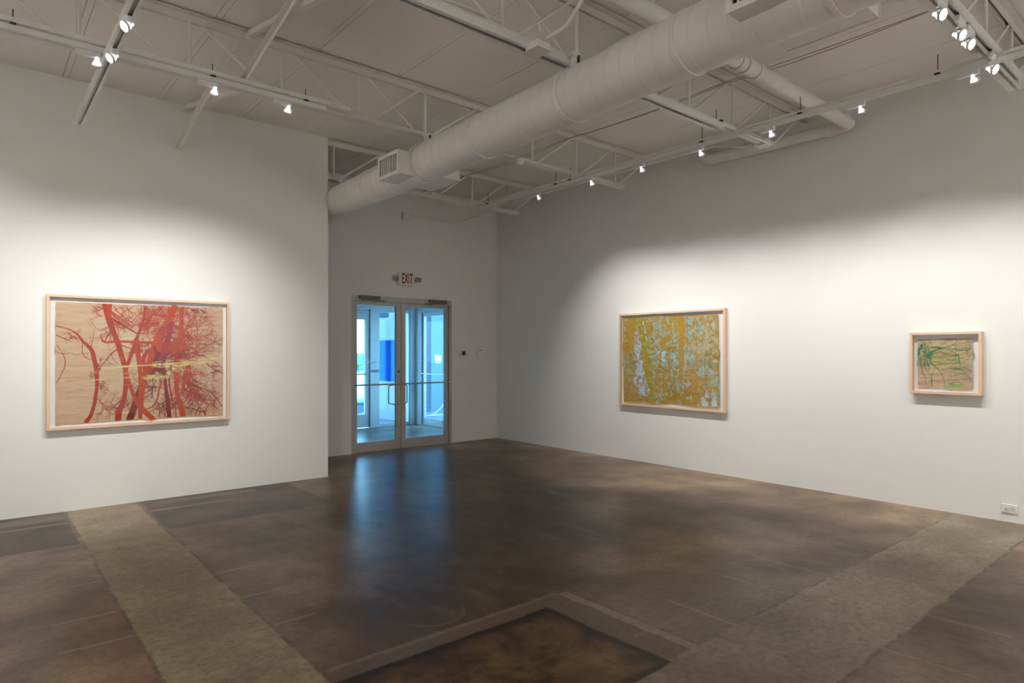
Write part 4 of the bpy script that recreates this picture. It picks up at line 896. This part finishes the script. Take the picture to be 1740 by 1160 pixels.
TQ = (.36, .55, .50); LB = (.52, .66, .74); PK = (.60, .50, .45); OC = (.48, .29, .045); DO = (.27, .17, .04)
Rg = lambda s, sc, k: ((cv.noise(sc, sc, s, 3)-.5)*k, (cv.noise(sc, sc, s+1, 3)-.5)*k)
def pg(pts, col, seed, k=.10, op=1.0, holes=.0):
    mk = cv.poly([c2(*p) for p in pts], Rg(seed, .05, k)).astype(np.float32)
    if holes: mk *= (cv.noise(.035, .035, seed+5, 3) > holes)
    cv.blend(mk*op, col)
pg([(385, 180), (460, 200), (470, 380), (440, 470), (520, 560), (540, 700), (380, 740), (360, 600), (390, 420)], TQ, 40, .16, .9, .50)
pg([(290, 190), (300, 190), (325, 330), (330, 400), (305, 330)], LB, 42, .03, 1)
pg([(235, 230), (262, 330), (285, 520), (300, 640), (320, 760), (355, 840), (330, 900), (240, 890), (205, 780), (208, 560), (210, 320)], LB, 44, .035)
pg([(235, 235), (262, 330), (268, 400), (212, 400), (212, 300)], PK, 46, .02, .9); pg([(130, 500), (205, 480), (205, 640), (150, 600)], TQ, 48, .12, .8, .45)
pg([(420, 470), (520, 480), (520, 580), (430, 590)], LB, 50, .06, .95); pg([(525, 490), (575, 465), (620, 490), (632, 560), (632, 700), (560, 760), (545, 640), (530, 560)], TQ, 52, .05); pg([(580, 500), (620, 520), (620, 700), (570, 720)], LB, 53, .06, .6)
pg([(690, 160), (730, 145), (760, 200), (745, 330), (700, 440), (684, 440), (688, 300)], TQ, 54, .05); pg([(740, 160), (870, 140), (890, 240), (840, 330), (760, 400), (720, 330)], TQ, 56, .14, .9, .48)
pg([(890, 200), (970, 180), (980, 250), (900, 240)], LB, 58, .03); pg([(700, 400), (860, 240), (980, 250), (995, 440), (880, 520), (690, 480)], (.52, .50, .36), 60, .10, .9, .38)
pg([(680, 500), (760, 500), (900, 560), (860, 690), (760, 640), (700, 700), (682, 700)], TQ, 62, .06); pg([(760, 560), (870, 560), (870, 740), (820, 720), (790, 660)], TQ, 64, .06, .9)
pg([(840, 850), (960, 840), (990, 1000), (800, 990), (840, 900)], LB, 66, .03); pg([(870, 600), (1000, 560), (1000, 900), (870, 840)], TQ, 68, .14, .85, .46); pg([(850, 480), (1000, 440), (1000, 640), (880, 680)], DO, 69, .10, .7, .5)
pg([(690, 780), (740, 770), (740, 800), (690, 800)], LB, 70, .05, .8); pg([(120, 860), (160, 850), (160, 890), (120, 890)], LB, 72, .05, .8); pg([(390, 820), (560, 800), (580, 940), (400, 950)], LB, 74, .16, .7, .55); pg([(730, 860), (830, 860), (800, 960), (720, 960)], LB, 76, .14, .6, .55)
def tq(pts, col, op=1): cv.line(cv.smooth([c2(*p) for p in pts]), col, op)
tq([(660, 150, 80), (655, 300, 80), (652, 420, 60), (650, 600, 46), (650, 740, 60), (640, 900, 90)], OC); tq([(560, 250, 60), (600, 380, 60), (640, 430, 50)], (.52, .33, .07)); tq([(480, 250, 30), (495, 400, 26), (525, 500, 24), (540, 650, 22), (545, 800, 50), (540, 960, 60)], OC)
tq([(240, 180, 80), (280, 300, 60), (320, 480, 44), (335, 640, 40), (350, 760, 36), (385, 900, 50), (390, 950, 60)], (.40, .36, .03)); tq([(160, 180, 90), (170, 300, 80), (160, 400, 60)], OC); tq([(560, 880, 120), (700, 900, 160)], (.42, .28, .04), .8); tq([(300, 400, 30), (330, 560, 30)], (.46, .44, .03))
pg([(690, 640), (800, 640), (780, 690), (690, 690)], OC, 78, .05); pg([(640, 700), (840, 740), (860, 840), (820, 940), (640, 960)], OC, 80, .12, .9, .42)
light = (cv.a[..., 2] > .30); fn = cv.noise(.045, .05, 90, 4); fn2 = cv.noise(.03, .035, 92, 3); rg = cv.noise(.35, .4, 94, 2)
cv.blend((light & (fn > .56)).astype(np.float32)*.85, OC); cv.blend((light & (fn2 > .62)).astype(np.float32)*.6, DO)
cv.blend(((~light) & (fn2 > .70-.16*(rg > .5)) ).astype(np.float32)*.75, TQ); cv.blend(((~light) & (fn < .36)).astype(np.float32)*.5, (.40, .24, .03))
for _ in range(620):
    x, y = rnd.uniform(100, 1000), rnd.uniform(150, 970)
    cv.twig(*c2(x, y), rnd.uniform(0, 6.28), rnd.uniform(.03, .10), rnd.uniform(.0014, .0028), rnd.choice((OC, DO, DO, (.50, .33, .12))), 1, rnd, .5, .35, .8)
for _ in range(700):
    x, y = rnd.uniform(100, 1000), rnd.uniform(150, 970); x, y = (x, y) if rnd.random() < .5 else (rnd.gauss(300, 90), rnd.gauss(820, 60)); p = c2(x, y); cv.line([(*p, rnd.uniform(.001, .004)), (p[0]+rnd.uniform(-.008, .008), p[1]+rnd.uniform(-.012, .012), .001)], rnd.choice((LB, TQ, LB, (.66, .60, .45))), .75)
tq([(655, 150, 50), (655, 300, 56), (650, 440, 46), (648, 600, 34), (648, 760, 40)], (.50, .30, .05), .85); tq([(170, 180, 60), (180, 300, 50), (165, 420, 40)], (.50, .31, .045), .8); tq([(300, 420, 26), (325, 560, 30), (340, 700, 24), (370, 860, 30)], (.40, .37, .03), .8); tq([(495, 400, 14), (528, 520, 14), (540, 700, 14)], OC, .9)
for y in range(170, 1000, 38):
    x0 = rnd.choice((105, 105, 380)); x1 = rnd.choice((380, 700, 1000, 1000)); cv.line([(*c2(x0, y+rnd.uniform(-5, 5)), .0011), (*c2(x1, y+rnd.uniform(-5, 5)), .0011)], (.13, .10, .04), .55)
tq([(375, 160, 3), (376, 940, 3)], (.15, .11, .04), .6); tq([(865, 480, 3), (868, 900, 3)], (.15, .11, .04), .5)
e = (cv.noise(.1, .1, 25)-.5)*.012; cv.m = cv.poly([c2(100, 172), c2(380, 152), c2(880, 138), c2(985, 128), c2(998, 140), c2(998, 450), c2(1010, 480), c2(1003, 620), c2(1010, 1010), c2(800, 1000), c2(560, 965), c2(400, 975), c2(300, 955), c2(110, 948), c2(105, 640), c2(98, 600)], (e, e))
oy, oz2 = F2[1]-QY1, QZ1-F2[2]
cv.sheet('painted_sheet', a2, lambda X, Y, R: np.stack([-(.022+.007*R), -(X+oy), oz2-Y], -1), cv.noise(.12, .05, 26, 4), .7)

# --- small green picture (right wall)
F3 = (1.543, 2.081, 1.038, 1.582)
a3 = empty('framed_print', (XR, F3[1], F3[2]), 'small pale-wood framed work with green lines on crumpled tan paper, on the right wall', 'framed picture')
box_frame(a3, F3[1]-F3[0], F3[3]-F3[2], .021, .07, lambda a, z, d: (-d, -a, z))
RY0, RY1, RZ0, RZ1 = 1.600, 2.045, 1.080, 1.535
cv = Canvas(RY1-RY0, RZ1-RZ0, 1.9, (.56, .40, .24)); rnd = random.Random(5)
H3 = [-0.0004213898, 0.0, 2.147356, 0.0001077003, -0.0006526657, 1.639839, 7.638322e-05, 0.0]
def c3(x, y, w=None):
    Yw, Z = hom(H3, x, y); p = (RY1-Yw, RZ1-Z); return p if w is None else (*p, w*.00024)
cv.blend((cv.noise(.2, .15, 31)-.4)*1.6, (.56, .43, .20)); cv.blend((cv.noise(.1, .04, 32)-.55)*2, (.40, .27, .17))
Yg, Xg = np.mgrid[0:cv.H, 0:cv.W]; cv.blend(np.clip((Yg/cv.H-.45)*1.4, 0, .7), (.50, .32, .23)); cv.blend(np.clip(1-np.hypot((Xg/cv.W-.42)/.45, (Yg/cv.H-.42)/.35), 0, .9), (.46, .40, .12))
GR = (.03, .17, .05); DG = (.05, .10, .03); LG = (.20, .42, .10); BR = (.16, .12, .05)
def tg(pts, col, op=1): cv.line(cv.smooth([c3(*p) for p in pts]), col, op)
for _ in range(110): cv.twig(*c3(rnd.gauss(500, 180), rnd.gauss(400, 130)), rnd.uniform(-.4, .4), rnd.uniform(.06, .2), .0014, rnd.choice((GR, DG, BR)), 0, rnd, .18, .2, .85)
for _ in range(70): cv.twig(*c3(rnd.gauss(270, 60), rnd.gauss(330, 90)), rnd.uniform(1.0, 2.0), rnd.uniform(.08, .2), .0014, rnd.choice((GR, DG, GR)), 0, rnd, .16, .2, .9)
for _ in range(40): cv.twig(*c3(rnd.gauss(760, 120), rnd.gauss(640, 70)), rnd.uniform(-.6, .6), rnd.uniform(.06, .18), .0014, rnd.choice((GR, DG, LG)), 0, rnd, .18, .2, .85)
for _ in range(26): cv.twig(*c3(rnd.gauss(900, 50), rnd.gauss(300, 70)), rnd.uniform(0, 6.28), rnd.uniform(.05, .12), .0014, rnd.choice((DG, GR, BR)), 0, rnd, .3, .2, .85)
for _ in range(30): cv.twig(*c3(rnd.gauss(700, 50), rnd.gauss(800, 30)), rnd.uniform(0, 6.28), rnd.uniform(.02, .05), .0012, rnd.choice((DG, GR, LG)), 1, rnd, .4, .4, .8)
for p, col in (([(210, 400, 30), (225, 330, 40), (250, 280, 44), (270, 230, 14), (240, 180, 10)], GR), ([(350, 420, 60), (385, 370, 70), (430, 340, 34), (520, 310, 26), (600, 290, 14), (700, 250, 8), (780, 190, 5), (830, 170, 3)], GR), ([(360, 430, 30), (400, 520, 22), (470, 580, 14), (540, 670, 10), (575, 760, 8), (580, 840, 6)], GR),
               ([(250, 450, 14), (240, 530, 16), (280, 640, 10), (310, 740, 9), (328, 830, 7)], GR), ([(260, 330, 16), (310, 400, 14), (350, 540, 18), (370, 620, 8)], GR), ([(400, 740, 24), (402, 830, 22)], (.10, .24, .05)), ([(440, 590, 10), (400, 680, 8), (400, 760, 14)], GR), ([(380, 290, 14), (470, 290, 26), (560, 300, 16)], GR),
               ([(720, 410, 12), (770, 400, 20), (785, 480, 14), (780, 530, 8)], GR), ([(890, 340, 26), (940, 300, 12), (920, 220, 8), (880, 170, 6)], GR), ([(890, 340, 10), (895, 400, 7)], GR), ([(700, 600, 14), (800, 600, 20), (870, 640, 12), (930, 700, 8), (950, 750, 5)], GR), ([(740, 170, 4), (735, 720, 6)], GR),
               ([(480, 480, 5), (600, 540, 5), (700, 460, 4), (750, 400, 4)], DG), ([(420, 380, 5), (560, 360, 5), (740, 430, 4)], BR), ([(560, 860, 8), (640, 850, 34), (760, 830, 44), (860, 800, 20)], LG), ([(560, 870, 10), (980, 865, 12)], (.50, .48, .14)), ([(520, 270, 5), (580, 215, 5), (640, 280, 5), (700, 330, 4)], DG), ([(830, 350, 4), (900, 300, 4), (960, 330, 4), (975, 400, 5), (900, 420, 4), (840, 400, 3)], BR)):
    tg(p, col, .95)
for y, op in ((625, .6), (745, .45), (275, .2), (820, .3)): tg([(205, y+4, 3), (970, y, 3)], (.25, .15, .10), op)
tg([(205, 640, 4), (970, 632, 4)], (.66, .55, .40), .4)
e = (cv.noise(.05, .05, 35)-.5)*.006; cv.m = cv.poly([c3(198, 177), c3(440, 178), c3(620, 162), c3(968, 158), c3(968, 310), c3(990, 340), c3(998, 400), c3(980, 445), c3(966, 450), c3(975, 880), c3(600, 876), c3(555, 850), c3(350, 852), c3(205, 850), c3(200, 580), c3(186, 550), c3(186, 500), c3(198, 470)], (e, e))
oy3, oz3 = F3[1]-RY1, RZ1-F3[2]
cv.sheet('drawn_sheet', a3, lambda X, Y, R: np.stack([-(.020+.010*R), -(X+oy3), oz3-Y], -1), cv.noise(.10, .03, 36, 4), .6)
